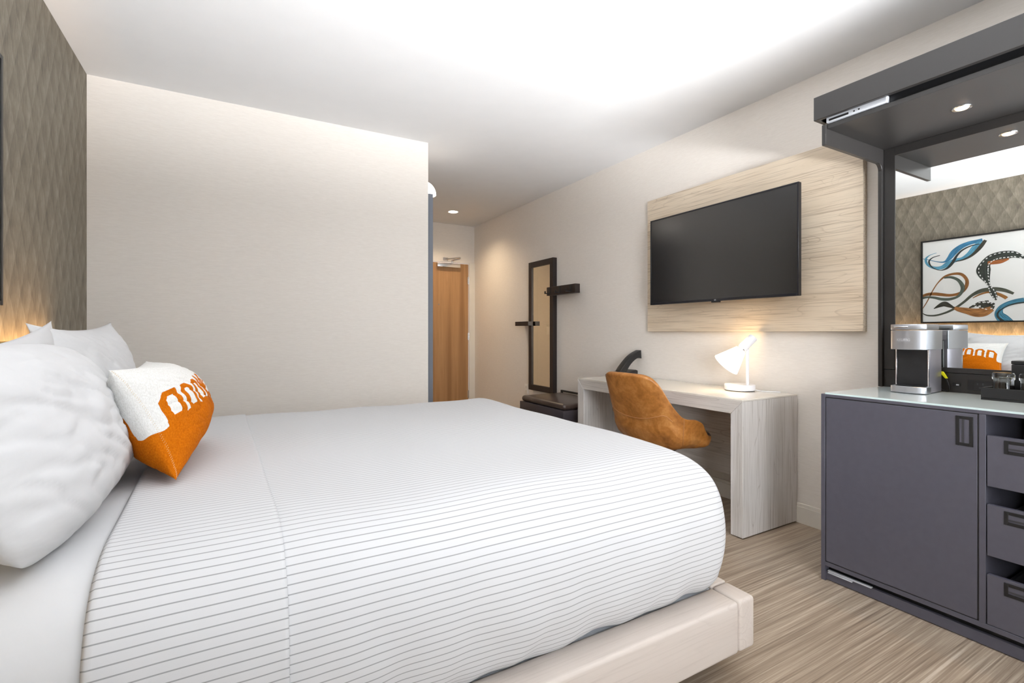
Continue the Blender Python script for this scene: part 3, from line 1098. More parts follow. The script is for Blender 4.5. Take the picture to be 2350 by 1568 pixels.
obj('wall_bracket', bm, 'black', tv, True)

# ------------------------------------------------------------------ tall hall mirror, shelf, hooks, bench
hm = thing('wall_mirror', 'tall narrow mirror in a dark frame on the hall wall', 'mirror', (2.91, 4.47, 0.49))
MX, MY0, MY1, MZ0, MZ1 = 2.885, 4.224, 4.716, 0.488, 1.928
fw = 0.062
bm = bmesh.new()
for d in ((MY0, MY0 + fw, MZ0, MZ1), (MY1 - fw, MY1, MZ0, MZ1), (MY0 + fw, MY1 - fw, MZ0, MZ0 + fw), (MY0 + fw, MY1 - fw, MZ1 - fw, MZ1)):
    add_box(bm, MX, XR, d[0], d[1], d[2], d[3], 0.001, 1)
obj('frame', bm, 'blackmetal', hm, True)
box_obj('mirror_glass', (MX + 0.014, MX + 0.02, MY0 + fw, MY1 - fw, MZ0 + fw, MZ1 - fw), 'bronzemirror', hm)

sf = thing('wall_shelf', 'small dark block shelf beside the tall mirror', 'shelf', (2.86, 4.77, 1.21))
bm = bmesh.new()
add_box(bm, 2.822, 2.8845, 4.622, 4.915, 1.212, 1.261, 0.0015, 1)
obj('ledge', bm, 'blackmetal', sf, True)
box_obj('wall_cleat', (2.8845, XR, 4.72, 4.90, 1.22, 1.253), 'black', sf)

hk = thing('hook_rail', 'dark wooden hook rail with three pegs beside the tall mirror', 'hook rail', (2.86, 3.95, 1.51))
HX = 2.80
bm = bmesh.new(); add_box(bm, HX, 2.857, 3.725, 4.215, 1.518, 1.605, 0.0015, 1)
obj('rail_block', bm, 'blackmetal', hk, True)
box_obj('wall_cleat', (2.857, XR, 3.93, 4.14, 1.535, 1.59), 'black', hk)
for y in (3.80, 3.98, 4.16):
    bm = bmesh.new()
    add_box(bm, HX - 0.006, HX, y - 0.011, y + 0.011, 1.532, 1.598, 0.001, 1)
    add_box(bm, HX - 0.060, HX - 0.006, y - 0.009, y + 0.009, 1.532, 1.541, 0.001, 1)
    add_box(bm, HX - 0.060, HX - 0.052, y - 0.009, y + 0.009, 1.541, 1.560, 0.001, 1)
    obj('hook', bm, 'black', hk, True)

bn = thing('luggage_bench', 'dark leather topped luggage bench against the hall wall', 'bench', (2.65, 3.72, 0))
BX0, BX1, BY0, BY1 = 2.40, 2.90, 3.358, 4.086
bm = bmesh.new()
add_box(bm, BX0, BX1, BY0, BY1, 0.36, 0.468, 0.003, 2)
obj('seat_box', bm, 'bench', bn, True)
bm = bmesh.new()
add_box(bm, BX0 + 0.008, BX1 - 0.008, BY0 + 0.008, BY1 - 0.008, 0.468, 0.525, 0.028, 4)
obj('cushion', bm, 'dkleather', bn, True, 60)
for x in (BX0 + 0.03, BX1 - 0.03):
    for y in (BY0 + 0.03, BY1 - 0.03):
        box_obj('leg', (x - 0.03, x + 0.03, y - 0.03, y + 0.03, 0, 0.36), 'bench', bn, 0.002)
for y in (BY0 + 0.04, BY1 - 0.04):
    box_obj('stretcher', (BX0 + 0.06, BX1 - 0.06, y - 0.015, y + 0.015, 0.06, 0.09), 'bench', bn)
bm = bmesh.new()
add_box(bm, BX1 - 0.002, BX1 + 0.016, BY0 + 0.01, BY1 + 0.02, 0.528, 0.545, 0.001, 1)
for y in (BY0 + 0.02, BY1 + 0.01):
    add_box(bm, BX1 - 0.002, BX1 + 0.016, y - 0.010, y + 0.010, 0.36, 0.535, 0.001, 1)
obj('back_rail', bm, 'black', bn, True)

op = thing('outlet_plate', 'white wall outlet plate low on the hall wall beside the bench', 'outlet', (2.93, 4.84, 0.44))
box_obj('cover', (2.926, XR, 4.80, 4.875, 0.42, 0.535), 'plate', op, 0.002)
for z in (0.445, 0.495):
    bm = bmesh.new()
    add_box(bm, 2.9245, 2.927, 4.822, 4.853, z - 0.012, z + 0.018, 0.001, 1)
    obj('socket', bm, 'trim', op, True)

sw = thing('light_switch', 'white light switch beside the entry door', 'switch', (1.588, YE, 1.12))
box_obj('cover', (1.548, 1.628, YE - 0.006, YE, 1.10, 1.225), 'plate', sw, 0.002)
box_obj('rocker', (1.570, 1.606, YE - 0.010, YE - 0.005, 1.13, 1.195), 'plate', sw, 0.002)
ts = thing('thermostat', 'small beige sensor above the light switch', 'sensor', (1.588, YE, 1.235))
box_obj('sensor_case', (1.55, 1.626, YE - 0.014, YE, 1.232, 1.272), 'trim', ts, 0.003)

# opal dome light above the sliding door
sc = thing('wall_sconce', 'white opal dome light above the grey sliding door', 'wall lamp', (XH, 3.80, 2.26))
bm = bmesh.new()
R = 0.106
rows = []
for j in range(13):
    ph_ = j / 12 * PI / 2
    rows.append([bm.verts.new((XH + 0.002 + R * math.cos(ph_) * math.cos(-PI / 2 + PI * i / 24), 3.80 + R * math.cos(ph_) * math.sin(-PI / 2 + PI * i / 24), 2.262 + R * 1.03 * math.sin(ph_))) for i in range(25)])
for a, b_ in zip(rows, rows[1:]):
    for i in range(24):
        bm.faces.new((a[i], a[i + 1], b_[i + 1], b_[i]))
bm.faces.new(rows[0][::-1])
bmesh.ops.remove_doubles(bm, verts=bm.verts, dist=1e-5)
bmesh.ops.recalc_face_normals(bm, faces=bm.faces)
obj('dome', bm, 'sconce', sc, True, 60)
box_obj('backplate', (XH, XH + 0.006, 3.74, 3.86, 2.256, 2.263), 'whitemetal', sc)

# hall downlight
dl = thing('ceiling_downlight', 'round recessed downlight in the hall ceiling', 'downlight', (2.333, 5.611, H - 0.004))
bm = bmesh.new()
add_lathe(bm, [(0.052, -0.001), (0.066, -0.006), (0.068, 0.0)], (2.333, 5.611, H), seg=40, cap=False)
obj('trim_ring', bm, 'whitemetal', dl, True)
bm = bmesh.new()
add_lathe(bm, [(0.054, -0.004), (0.054, -0.001)], (2.333, 5.611, H), seg=40)
obj('lens', bm, 'downlight', dl)
sd = bpy.data.lights.new('downlight_beam', 'SPOT')
sd.energy = 62.0
sd.color = (1.0, 0.78, 0.52)
sd.spot_size = math.radians(140)
sd.spot_blend = 1.0
sd.shadow_soft_size = 0.05
so_ = bpy.data.objects.new('downlight_beam', sd)
so_.location = (2.333, 5.611, H - 0.012)
COL.objects.link(so_)

# ------------------------------------------------------------------ grey bar cabinet
CF, CB = 2.346, 2.930            # front and back
CY1, CY0 = 1.246, -0.30          # far and near ends
cab = thing('bar_cabinet', 'slate grey bar cabinet with a door and open fronted drawers', 'cabinet', (2.64, 0.47, 0))
bm = bmesh.new()
add_box(bm, CF, CB, CY1 - 0.018, CY1, 0.0, 0.856, 0.0012, 1)
obj('side_panel', bm, 'grey', cab, True)
bm = bmesh.new()
add_box(bm, CF, CB, CY0, CY0 + 0.018, 0.0, 0.856, 0.0012, 1)
obj('side_panel', bm, 'grey', cab, True)
box_obj('top_panel', (CF, CB, CY0 + 0.018, CY1 - 0.018, 0.843, 0.856), 'grey', cab, 0.001, 1)
box_obj('bottom_panel', (CF, CB, CY0 + 0.018, CY1 - 0.018, 0.069, 0.088), 'grey', cab, 0.001, 1)
for y in (0.679, 0.245):
    box_obj('divider', (CF, CB, y, y + 0.019, 0.088, 0.843), 'grey', cab, 0.001, 1)
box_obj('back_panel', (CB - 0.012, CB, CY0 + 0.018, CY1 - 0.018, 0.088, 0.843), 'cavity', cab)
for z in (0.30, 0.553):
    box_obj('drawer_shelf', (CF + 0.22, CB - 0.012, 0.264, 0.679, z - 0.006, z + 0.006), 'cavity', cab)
# recessed sliding track and toe board at the bottom
box_obj('toe_board', (CF + 0.012, CF + 0.03, CY0 + 0.018, CY1 - 0.018, 0.004, 0.044), 'grey', cab)
box_obj('track_recess', (CF + 0.034, CF + 0.05, CY0 + 0.018, CY1 - 0.018, 0.0, 0.069), 'black', cab)
box_obj('slide_rail', (CF + 0.006, CF + 0.020, 1.045, 1.220, 0.044, 0.050), 'rail', cab, 0.001, 1)
box_obj('slide_rail', (CF + 0.002, CF + 0.012, 1.118, 1.218, 0.0375, 0.0425), 'rail', cab, 0.001, 1)

def recessed_pull(parent, y0, y1, z0, z1, vertical):
    """flush black pull with a sunken grip"""
    bm = bmesh.new()
    t = 0.011
    x0, x1 = CF - 0.0025, CF + 0.004
    for d in ((y0, y0 + t, z0, z1), (y1 - t, y1, z0, z1), (y0 + t, y1 - t, z0, z0 + t), (y0 + t, y1 - t, z1 - t, z1)):
        add_box(bm, x0, x1, d[0], d[1], d[2], d[3], 0.0008, 1)
    p = obj('pull', bm, 'black', parent, True)
    box_obj('grip_well', (CF + 0.0002, CF + 0.0015, y0 + t, y1 - t, z0 + t, z1 - t), 'black', p)
    if vertical:
        ym = (y0 + y1) / 2 + 0.001
        box_obj('grip_bar', (CF - 0.002, CF + 0.001, ym, ym + 0.006, z0 + t, z1 - t), 'cavity', p)
    else:
        zm = z0 + t + 0.004
        box_obj('grip_bar', (CF - 0.002, CF + 0.001, y0 + t, y1 - t, zm, zm + 0.006), 'cavity', p)

def cab_door(y0, y1, hy0, hy1):
    d = box_obj('door', (CF, CF + 0.018, y0 + 0.001, y1 - 0.001, 0.0915, 0.8395), 'grey', cab, 0.001, 1)
    recessed_pull(d, hy0, hy1, 0.718, 0.828, True)
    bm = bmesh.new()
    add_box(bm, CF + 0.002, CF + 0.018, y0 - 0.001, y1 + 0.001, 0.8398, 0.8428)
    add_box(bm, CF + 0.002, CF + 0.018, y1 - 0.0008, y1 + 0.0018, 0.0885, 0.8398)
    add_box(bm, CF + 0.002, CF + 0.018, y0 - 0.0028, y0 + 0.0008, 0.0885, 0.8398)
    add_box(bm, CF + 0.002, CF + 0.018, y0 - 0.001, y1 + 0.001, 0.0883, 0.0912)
    obj('door_gap_shade', bm, 'black', d)  # black strips added as the shade in the gaps round the door
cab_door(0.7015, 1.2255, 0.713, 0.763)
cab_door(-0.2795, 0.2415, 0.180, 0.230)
for z0, z1 in ((0.586, 0.769), (0.337, 0.521), (0.090, 0.270)):
    bm = bmesh.new()
    add_prism(bm, [(0.267, z0), (0.676, z0), (0.676, z1), (0.267, z1)], 'X', CF, CF + 0.018, 0.0012, 1)
    d = obj('drawer', bm, 'grey', cab, True)
    bm = bmesh.new()
    add_box(bm, CF + 0.018, CB - 0.03, 0.655, 0.665, z0 + 0.005, z1 - 0.06)
    add_box(bm, CF + 0.018, CB - 0.03, 0.278, 0.288, z0 + 0.005, z1 - 0.06)
    add_box(bm, CF + 0.018, CB - 0.03, 0.288, 0.655, z0 + 0.005, z0 + 0.012)
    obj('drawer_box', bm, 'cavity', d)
    recessed_pull(d, 0.330, 0.631, z1 - 0.057, z1 - 0.010, False)

ct = thing('glass_countertop', 'pale back painted glass top on the grey cabinet', 'countertop', (2.64, 0.47, 0.856))
ZC = 0.8635
bm = bmesh.new(); add_box(bm, CF + 0.0015, CB - 0.02, CY0, CY1 - 0.018, 0.856, ZC, 0.0006, 1)
obj('glass_sheet', bm, 'glasstop', ct, True)
bm = bmesh.new(); add_box(bm, CF, CF + 0.0014, CY0, CY1 - 0.018, 0.8562, ZC - 0.0003)
obj('polished_edge', bm, 'glassedge', ct)

# ------------------------------------------------------------------ mirrored hutch above the cabinet
hu = thing('mirror_hutch', 'dark hutch with a lit canopy and mirror back over the cabinet', 'hutch', (2.75, 0.47, ZC))
MXP = 2.862                      # mirror plane
def side_profile():
    r = 0.035
    pts = [(2.326, 2.086), (XR - 0.003, 2.086), (XR - 0.003, ZC + 0.001), (2.842, ZC + 0.001), (2.842, 1.993 - r)]
    for k in range(1, 7):
        a = k / 6 * PI / 2
        pts.append((2.842 - r + r * math.cos(a), 1.993 - r + r * math.sin(a)))
    pts.append((2.326, 1.993))
    return pts
for ya, yb in ((1.214, 1.232), (CY0, CY0 + 0.018)):
    bm = bmesh.new()
    add_prism(bm, side_profile(), 'Y', ya, yb, 0.0008, 1)
    obj('side_bracket', bm, 'hutch', hu, False)
# canopy: underside panel, its front lip, slot with slide rail, and the fascia
HY0, HY1 = CY0 + 0.018, 1.213
box_obj('canopy_panel', (2.336, XR - 0.003, HY0, HY1, 2.066, 2.0855), 'hutch', hu, 0.0006, 1)
box_obj('canopy_top', (2.315, XR - 0.003, CY0 - 0.02, 1.25, 2.195, 2.212), 'hutch', hu, 0.001, 1)
box_obj('track_back', (2.352, 2.362, HY0, HY1, 2.0865, 2.195), 'black', hu)
bm = bmesh.new(); add_box(bm, 2.296, 2.315, CY0 - 0.02, 1.252, 2.106, 2.212, 0.0015, 1)
fa = obj('fascia', bm, 'hutch', hu, True)
box_obj('fascia_return', (2.315, XR - 0.003, 1.234, 1.252, 2.106, 2.195), 'hutch', hu, 0.001, 1)
bm = bmesh.new()
add_box(bm, 2.325, 2.351, 0.978, 1.212, 2.089, 2.118, 0.001, 1)
sr = obj('slide_rail', bm, 'rail', hu, True)
bm = bmesh.new()
add_box(bm, 2.3242, 2.3252, 1.12, 1.20, 2.094, 2.103)
add_box(bm, 2.3242, 2.3252, 1.095, 1.101, 2.096, 2.102)
add_box(bm, 2.3242, 2.3252, 1.076, 1.082, 2.097, 2.103)
obj('rail_slot', bm, 'black', sr)
# mirror with frame
MY_L, MY_R = 1.1655, CY0 + 0.066
MZB, MZT = 0.976, 2.024
bm = bmesh.new()
add_box(bm, MXP - 0.004, XR - 0.003, MY_L, HY1, ZC + 0.090, 2.0655, 0.001, 1)
obj('mirror_stile', bm, 'hutch', hu, True)
bm = bmesh.new()
add_box(bm, MXP - 0.004, XR - 0.003, HY0, MY_R, ZC + 0.090, 2.0655, 0.001, 1)
obj('mirror_stile', bm, 'hutch', hu, True)
box_obj('mirror_rail', (MXP - 0.004, XR - 0.003, MY_R, MY_L, MZT, 2.0655), 'hutch', hu, 0.001, 1)
box_obj('mirror_rail', (MXP - 0.004, XR - 0.003, MY_R, MY_L, ZC + 0.090, MZB), 'hutch', hu, 0.001, 1)
box_obj('mirror_backing', (MXP + 0.006, XR - 0.003, MY_R, MY_L, MZB, MZT), 'black', hu)
box_obj('mirror_glass', (MXP, MXP + 0.005, MY_R, MY_L, MZB, MZT), 'mirror', hu)
sp = box_obj('socket_strip', (MXP - 0.002, XR - 0.003, HY0, HY1, ZC + 0.001, ZC + 0.0885), 'hutch', hu, 0.001, 1)
bm = bmesh.new()
add_box(bm, MXP - 0.0045, MXP - 0.002, 0.725, 0.888, 0.879, 0.925, 0.0008, 1)
add_box(bm, MXP - 0.0060, MXP - 0.0045, 0.742, 0.868, 0.884, 0.920, 0.0008, 1)
pw = obj('power_outlet', bm, 'black', sp, True)
for y in (0.845, 0.775):
    bm = bmesh.new()
    for dy in (-0.011, 0.007):
        add_box(bm, MXP - 0.0066, MXP - 0.006, y + dy, y + dy + 0.004, 0.904, 0.914)
    add_box(bm, MXP - 0.0066, MXP - 0.006, y - 0.004, y + 0.004, 0.889, 0.896)
    so2 = obj('socket_slots', bm, 'cavity', pw)
    so2['kind'] = 'stuff'
bm = bmesh.new()
add_box(bm, MXP - 0.005, MXP - 0.002, 0.913, 0.941, 0.892, 0.908, 0.0015, 2)
us = obj('usb_port', bm, 'black', sp, True)
box_obj('usb_tongue', (MXP - 0.0056, MXP - 0.005, 0.918, 0.928, 0.897, 0.902), 'rail', us)
# puck lights in the canopy
for y in (0.826, 0.12):
    bm = bmesh.new()
    add_lathe(bm, [(0.024, 0.0), (0.032, -0.003), (0.033, 0.0)], (2.600, y, 2.066), seg=32, cap=False)
    pk = obj('puck_ring', bm, 'chrome', hu, True)
    bm = bmesh.new()
    add_lathe(bm, [(0.003, -0.0085), (0.012, -0.0078), (0.019, -0.0055), (0.023, -0.0008)], (2.600, y, 2.066), seg=28)
    obj('puck_lens', bm, 'puck', pk)
    d = bpy.data.lights.new('puck_beam', 'SPOT')
    d.energy = 7.0
    d.color = (1.0, 0.68, 0.36)
    d.spot_size = math.radians(120)
    d.spot_blend = 0.8
    d.shadow_soft_size = 0.022
    o = bpy.data.objects.new('puck_beam', d)
    o.location = (2.600, y, 2.050)
    COL.objects.link(o)

# ------------------------------------------------------------------ coffee maker
cm = thing('coffee_maker', 'brushed silver single cup coffee maker on the glass top', 'coffee maker', (2.72, 1.01, ZC))
KYAW = math.radians(3)
KX, KY = 2.612, 1.022
def kp(x, y, z):
    c, s = math.cos(KYAW), math.sin(KYAW)
    return Vector((KX + x * c - y * s, KY + x * s + y * c, ZC + z))
def kmap(bm):
    for v in bm.verts:
        v.co = kp(v.co.x, v.co.y, v.co.z)
    return bm
HWK = 0.0625
def bowed(x_back, bow, hw, n=14):
    """plan outline with a bowed front edge at x = 0"""
    pts = [(x_back, hw), (x_back, -hw)]
    for i in range(n + 1):
        y = -hw + 2 * hw * i / n
        pts.append((0.022 - bow * (1 - (y / hw) ** 2), y))
    return pts
bm = bmesh.new(); add_prism(bm, bowed(0.075, 0.022, HWK + 0.004), 'Z', 0.003, 0.032, 0.0015, 1)
obj('drip_base', kmap(bm), 'steel', cm, True)
bm = bmesh.new()
add_prism(bm, [(0.07, 0.05), (0.07, -0.05)] + [(0.030 - 0.016 * (1 - (y / 0.05) ** 2), y) for y in lin(-0.05, 0.05, 10)], 'Z', 0.032, 0.035)
obj('drip_grate', kmap(bm), 'black', cm)
bm = bmesh.new(); add_box(bm, 0.070, 0.215, -HWK, HWK, 0.003, 0.285, 0.004, 2)
obj('tower', kmap(bm), 'steelside', cm, True)
bm = bmesh.new(); add_box(bm, 0.066, 0.0705, -HWK + 0.006, HWK - 0.006, 0.034, 0.196, 0.001, 1)
obj('brew_bay', kmap(bm), 'black', cm, True)
for sgn in (-1, 1):
    bm = bmesh.new(); add_box(bm, 0.062, 0.0705, sgn * (HWK - 0.0035) - 0.0025, sgn * (HWK - 0.0035) + 0.0025, 0.032, 0.198, 0.001, 1)
    obj('edge_strip', kmap(bm), 'chrome', cm, True)
bm = bmesh.new(); add_prism(bm, bowed(0.215, 0.022, HWK + 0.003), 'Z', 0.198, 0.285, 0.0015, 1)
obj('brew_head', kmap(bm), 'steel', cm, True, 30)
bm = bmesh.new(); add_prism(bm, bowed(0.17, 0.022, HWK + 0.004), 'Z', 0.287, 0.312, 0.003, 2)
ld_ = obj('lid', kmap(bm), 'steel', cm, True, 30)
bm = bmesh.new()
hp = [(0.022 - 0.022 * (1 - (y / HWK) ** 2) - 0.0035, y, 0.300) for y in lin(-0.008, HWK - 0.016, 14)]
add_tube(bm, hp, 0.0042, 8)
obj('handle', kmap(bm), 'chrome', ld_, True)
bm = bmesh.new()
add_box(bm, 0.215, 0.232, -HWK + 0.01, HWK - 0.01, 0.02, 0.24, 0.006, 2)
tk = obj('water_tank', kmap(bm), 'black', cm, True)
bm = text_mesh('KEURIG', 0.0165, 0.0003)
xs = [v.co.x for v in bm.verts]
x_mid = (min(xs) + max(xs)) / 2
for v in bm.verts:
    y = -(v.co.x - x_mid) * 0.92 + 0.012
    v.co = Vector((0.022 - 0.022 * (1 - (y / (HWK + 0.003)) ** 2) - 0.0008 - v.co.z, y, 0.236 + v.co.y))
obj('lettering', kmap(bm), 'logo', cm)
bm = bmesh.new()
add_tube(bm, smooth_path([kp(0.228, -0.035, 0.03), kp(0.236, -0.052, 0.012), (2.850, 0.955, ZC + 0.0045), (2.846, 0.948, ZC + 0.020), (2.850, 0.958, ZC + 0.052), (2.852, 0.968, ZC + 0.072)], 8), 0.0032, 8)
cord = obj('power_cord', bm, 'black', cm, True)
bm = bmesh.new()
add_prism(bm, [(0.961, ZC + 0.062), (0.952, ZC + 0.064), (0.964, ZC + 0.086), (0.969, ZC + 0.094), (0.979, ZC + 0.094), (0.979, ZC + 0.086)], 'X', 2.838, 2.846, 0.0012, 2)
obj('cord_tag', bm, 'yellow', cord, True)

# ------------------------------------------------------------------ tray, ice bucket and tumblers
tr = thing('serving_tray', 'long black tray with raised sides on the glass top', 'tray', (2.72, 0.60, ZC))
bm = bmesh.new()
tx0, tx1, ty0, ty1 = 2.652, 2.838, 0.40, 0.783
add_box(bm, tx0, tx1, ty0, ty1, ZC, ZC + 0.008, 0.001, 1)
add_box(bm, tx0, tx0 + 0.009, ty0, ty1, ZC + 0.008, ZC + 0.050, 0.0015, 1)
add_box(bm, tx1 - 0.009, tx1, ty0, ty1, ZC + 0.008, ZC + 0.050, 0.0015, 1)
add_box(bm, tx0 + 0.009, tx1 - 0.009, ty0, ty0 + 0.009, ZC + 0.008, ZC + 0.050, 0.0015, 1)
add_box(bm, tx0 + 0.009, tx1 - 0.009, ty1 - 0.009, ty1, ZC + 0.008, ZC + 0.050, 0.0015, 1)
obj('tray_body', bm, 'black', tr, True)
ib = thing('ice_bucket', 'square black lidded ice bucket behind the glasses', 'ice bucket', (2.765, 0.645, ZC + 0.008))
box_obj('bucket', (2.738, 2.826, 0.47, 0.716, ZC + 0.0085, ZC + 0.145), 'black', ib, 0.004)
box_obj('lid', (2.7375, 2.8265, 0.4695, 0.7165, ZC + 0.146, ZC + 0.160), 'black', ib, 0.003)
def tumbler(x, y, label):
    bm = bmesh.new()
    z = ZC + 0.0085
    hgt = 0.104
    add_lathe(bm, [(0.0345, 0.0), (0.0305, 0.066), (0.0305, 0.074), (0.034, 0.079), (0.034, hgt - 0.006), (0.030, hgt), (0.0, hgt), (0.0, hgt - 0.016), (0.026, hgt - 0.018), (0.0285, 0.060), (0.0325, 0.0)], (x, y, z), seg=36, cap=False)
    vs_ = list(bm.verts)
    bmesh.ops.remove_doubles(bm, verts=vs_, dist=1e-4)
    bmesh.ops.recalc_face_normals(bm, faces=bm.faces)
    o = obj('tumbler', bm, 'glass', None, True, 50)
    tag(o, label, 'glass', 'upturned tumblers on the tray')
tumbler(2.697, 0.727, 'clear upturned tumbler nearest the left end of the black tray')
tumbler(2.697, 0.648, 'clear upturned tumbler in front of the ice bucket')

# ------------------------------------------------------------------ framed abstract painting over the bed
AY0, AY1, AZ0, AZ1 = 0.86, 2.394, 1.235, 2.122
pt = thing('framed_painting', 'framed abstract painting of ribbon brush strokes above the bed', 'painting', (XL, 1.63, AZ0))
bm = bmesh.new()
fw = 0.016
for d in ((AY0, AY0 + fw, AZ0, AZ1), (AY1 - fw, AY1, AZ0, AZ1), (AY0 + fw, AY1 - fw, AZ0, AZ0 + fw), (AY0 + fw, AY1 - fw, AZ1 - fw, AZ1)):
    add_box(bm, XL, XL + 0.038, *d, 0.001, 1)
obj('frame', bm, 'frame', pt, True)
box_obj('canvas', (XL, XL + 0.026, AY0 + fw, AY1 - fw, AZ0 + fw, AZ1 - fw), 'canvas', pt)
ART = {
    'a': [(2.389, 1.937, 0.005), (2.325, 1.916, 0.006), (2.26, 1.889, 0.007), (2.196, 1.878, 0.015), (2.156, 1.909, 0.036), (2.116, 1.968, 0.05), (2.061, 2.017, 0.043), (1.996, 2.043, 0.035), (1.942, 2.052, 0.031), (1.895, 2.06, 0.028)],
    'b': [(2.26, 1.982, 0.004), (2.319, 1.964, 0.007), (2.352, 1.927, 0.019), (2.337, 1.866, 0.019), (2.277, 1.825, 0.026), (2.219, 1.822, 0.033), (2.167, 1.852, 0.044), (2.111, 1.881, 0.036), (2.05, 1.895, 0.028), (1.996, 1.937, 0.035), (1.958, 1.988, 0.042), (1.927, 2.025, 0.035), (1.906, 2.046, 0.021)],
    'c': [(2.231, 1.952, 0.006), (2.295, 1.935, 0.009), (2.325, 1.894, 0.015), (2.295, 1.831, 0.009), (2.231, 1.795, 0.007), (2.173, 1.809, 0.018), (2.128, 1.862, 0.025), (2.094, 1.929, 0.018), (2.05, 1.98, 0.014), (1.985, 2.013, 0.01), (1.916, 2.023, 0.007)],
    'd': [(2.105, 1.87, 0.007), (2.039, 1.883, 0.014), (1.98, 1.914, 0.021), (1.932, 1.963, 0.028), (1.901, 2.007, 0.031), (1.872, 2.054, 0.024)],
    'e': [(2.383, 1.389, 0.006), (2.337, 1.477, 0.009), (2.295, 1.578, 0.009), (2.248, 1.663, 0.01), (2.19, 1.724, 0.018), (2.116, 1.745, 0.022), (2.055, 1.732, 0.025), (2.017, 1.678, 0.025), (2.015, 1.621, 0.028), (2.039, 1.567, 0.025), (2.083, 1.534, 0.025), (2.15, 1.524, 0.025), (2.219, 1.536, 0.029), (2.277, 1.547, 0.03), (2.337, 1.546, 0.028), (2.383, 1.53, 0.023)],
    'f': [(2.196, 1.71, 0.015), (2.139, 1.711, 0.022), (2.083, 1.677, 0.025), (2.05, 1.617, 0.032), (2.05, 1.567, 0.028), (2.083, 1.509, 0.021), (2.15, 1.484, 0.025), (2.219, 1.488, 0.026), (2.277, 1.507, 0.022), (2.337, 1.516, 0.019), (2.383, 1.506, 0.019)],
    'g': [(2.383, 1.344, 0.006), (2.337, 1.32, 0.013), (2.266, 1.318, 0.016), (2.184, 1.344, 0.018), (2.111, 1.385, 0.02), (2.039, 1.446, 0.02), (1.974, 1.513, 0.025), (1.911, 1.55, 0.035), (1.849, 1.563, 0.034), (1.789, 1.561, 0.034), (1.73, 1.543, 0.03), (1.672, 1.509, 0.02)],
    'h': [(1.969, 1.484, 0.006), (1.916, 1.516, 0.014), (1.849, 1.535, 0.017), (1.789, 1.517, 0.024), (1.739, 1.484, 0.027), (1.72, 1.466, 0.027)],
    'i': [(1.6, 1.842, 0.013), (1.662, 1.88, 0.04), (1.715, 1.887, 0.054), (1.774, 1.885, 0.054), (1.829, 1.866, 0.055), (1.87, 1.823, 0.055), (1.888, 1.763, 0.076), (1.88, 1.707, 0.062), (1.859, 1.643, 0.028), (1.844, 1.593, 0.017), (1.824, 1.544, 0.034), (1.804, 1.488, 0.027), (1.796, 1.453, 0.008)],
    'j': [(1.857, 1.825, 0.028), (1.809, 1.825, 0.034), (1.759, 1.829, 0.034), (1.705, 1.846, 0.013)],
    'k': [(1.806, 1.423, 0.007), (1.844, 1.401, 0.062), (1.89, 1.41, 0.055), (1.922, 1.419, 0.028), (1.996, 1.387, 0.007)],
    'm': [(1.824, 1.373, 0.034), (1.88, 1.341, 0.055), (1.942, 1.336, 0.056), (2.012, 1.356, 0.042), (2.083, 1.377, 0.029), (2.128, 1.4, 0.009)],
    'n': [(2.283, 1.389, 0.004), (2.242, 1.416, 0.022), (2.196, 1.436, 0.036), (2.161, 1.42, 0.029), (2.111, 1.389, 0.009)],
    'l': [(1.6, 1.445, 0.026), (1.662, 1.432, 0.027), (1.725, 1.405, 0.027), (1.764, 1.37, 0.027), (1.774, 1.316, 0.041), (1.744, 1.268, 0.054), (1.71, 1.234, 0.047), (1.709, 1.209, 0.04)],
    'o': [(1.6, 1.422, 0.013), (1.662, 1.412, 0.013), (1.72, 1.388, 0.009), (1.774, 1.343, 0.011), (1.784, 1.296, 0.014), (1.754, 1.255, 0.02), (1.725, 1.228, 0.02), (1.72, 1.209, 0.02)],
}
ARTC = {'a': (58, 122, 160), 'b': (86, 150, 178), 'c': (46, 52, 50), 'd': (58, 56, 46), 'e': (140, 92, 44), 'f': (82, 92, 82), 'g': (74, 78, 66),
        'h': (146, 98, 44), 'i': (50, 56, 50), 'j': (160, 92, 42), 'k': (54, 54, 46), 'm': (160, 108, 58), 'n': (58, 56, 46), 'l': (62, 124, 150), 'o': (48, 56, 54)}
def brush(name):
    t = NT(name)
    return t
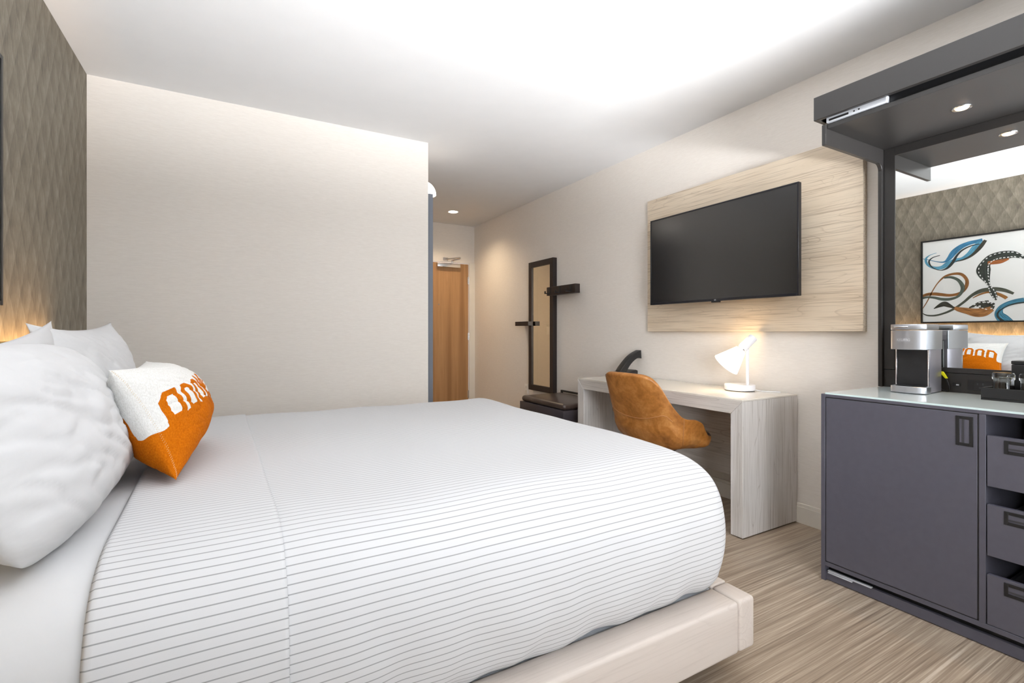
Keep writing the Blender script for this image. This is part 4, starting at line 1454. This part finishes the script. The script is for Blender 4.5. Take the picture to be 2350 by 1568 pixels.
# the part of the canvas past the photograph's edge carries more of the same strokes
for k_, new in (('a', 'p'), ('b', 'q'), ('d', 'r'), ('e', 's'), ('f', 't'), ('g', 'u')):
    ART[new] = [(AY0 + AY1 - y, AZ0 + AZ1 - z, wd) for y, z, wd in ART[k_]]
    ARTC[new] = ARTC[k_]
for ki, (k, path) in enumerate(ART.items()):
    t = NT('paint_stroke_' + 'abcdefghijklmnopqrstuvwxyz'[ki])
    uv = t.n('ShaderNodeUVMap', uv_map='UVMap').outputs[0]
    mp = t.n('ShaderNodeMapping'); mp.inputs['Scale'].default_value = (2.0, 9.0, 1)
    t.t.links.new(uv, mp.inputs[0])
    nz = t.noise(mp.outputs[0], 1.0, 3, 0.6)
    c = srgb(*ARTC[k]); lo = tuple(x * 0.55 for x in c[:3]) + (1,); hi = tuple(min(1, x * 1.7) for x in c[:3]) + (1,)
    t.set(Base_Color=t.ramp(nz, [(0.36, lo), (0.52, c), (0.70, hi)]), Roughness=0.7)
    bm = bmesh.new()
    uvl = bm.loops.layers.uv.new('UVMap')
    fat = {'k': 1.5, 'm': 1.35, 'i': 1.3, 'l': 1.5, 'n': 1.3}.get(k, 1.0)
    P = [(a, b, c * fat) for a, b, c in smooth_path(path, 8)]
    x = XL + 0.0264 + ki * 0.00012
    L, Rr = [], []
    uvd = {}
    s = 0.0
    for i, (y, z, wd) in enumerate(P):
        a = P[max(i - 1, 0)]; b = P[min(i + 1, len(P) - 1)]
        d = Vector((b[0] - a[0], b[1] - a[1]))
        if d.length < 1e-6: d = Vector((1, 0))
        d.normalize()
        nrm = Vector((-d.y, d.x)) * max(wd, 0.003) * 0.55
        def cl(yy, zz):
            return (x, max(AY0 + fw, min(AY1 - fw - 0.0005, yy)), max(AZ0 + fw + 0.0005, min(AZ1 - fw - 0.0005, zz)))
        p, q = bm.verts.new(cl(y + nrm.x, z + nrm.y)), bm.verts.new(cl(y - nrm.x, z - nrm.y))
        L.append(p); Rr.append(q)
        if i: s += math.hypot(P[i][0] - P[i - 1][0], P[i][1] - P[i - 1][1])
        uvd[p] = (s * 6, 0.0); uvd[q] = (s * 6, 1.0)
    for i in range(len(P) - 1):
        f = bm.faces.new((L[i], L[i + 1], Rr[i + 1], Rr[i]))
        if f.calc_area() > 0:
            f.normal_update()
    for f in bm.faces:
        for l in f.loops:
            l[uvl].uv = uvd[l.vert]
    obj('brush_stroke', bm, t.m, pt)
    # white sprocket marks along the film-like ribbon
    if k in 'ik':
        bm = bmesh.new()
        for sgn in (1, -1):
            for i in range(3, len(P) - 4, 4):
                y, z, wd = P[i]
                d = Vector((P[i + 1][0] - P[i - 1][0], P[i + 1][1] - P[i - 1][1])).normalized()
                nr = Vector((-d.y, d.x))
                c0 = Vector((y, z)) + nr * sgn * (wd * 0.36)
                xx = XL + 0.0292
                q = [c0 + d * e * 0.008 + nr * g * 0.004 for e, g in ((-1, -1), (1, -1), (1, 1), (-1, 1))]
                bm.faces.new([bm.verts.new((xx, a.x, a.y)) for a in q])
        sm_ = obj('sprocket_marks', bm, 'canvas', pt)
        sm_['kind'] = 'stuff'

# clean up helper properties
for o in bpy.data.objects:
    if '_w' in o:
        del o['_w']
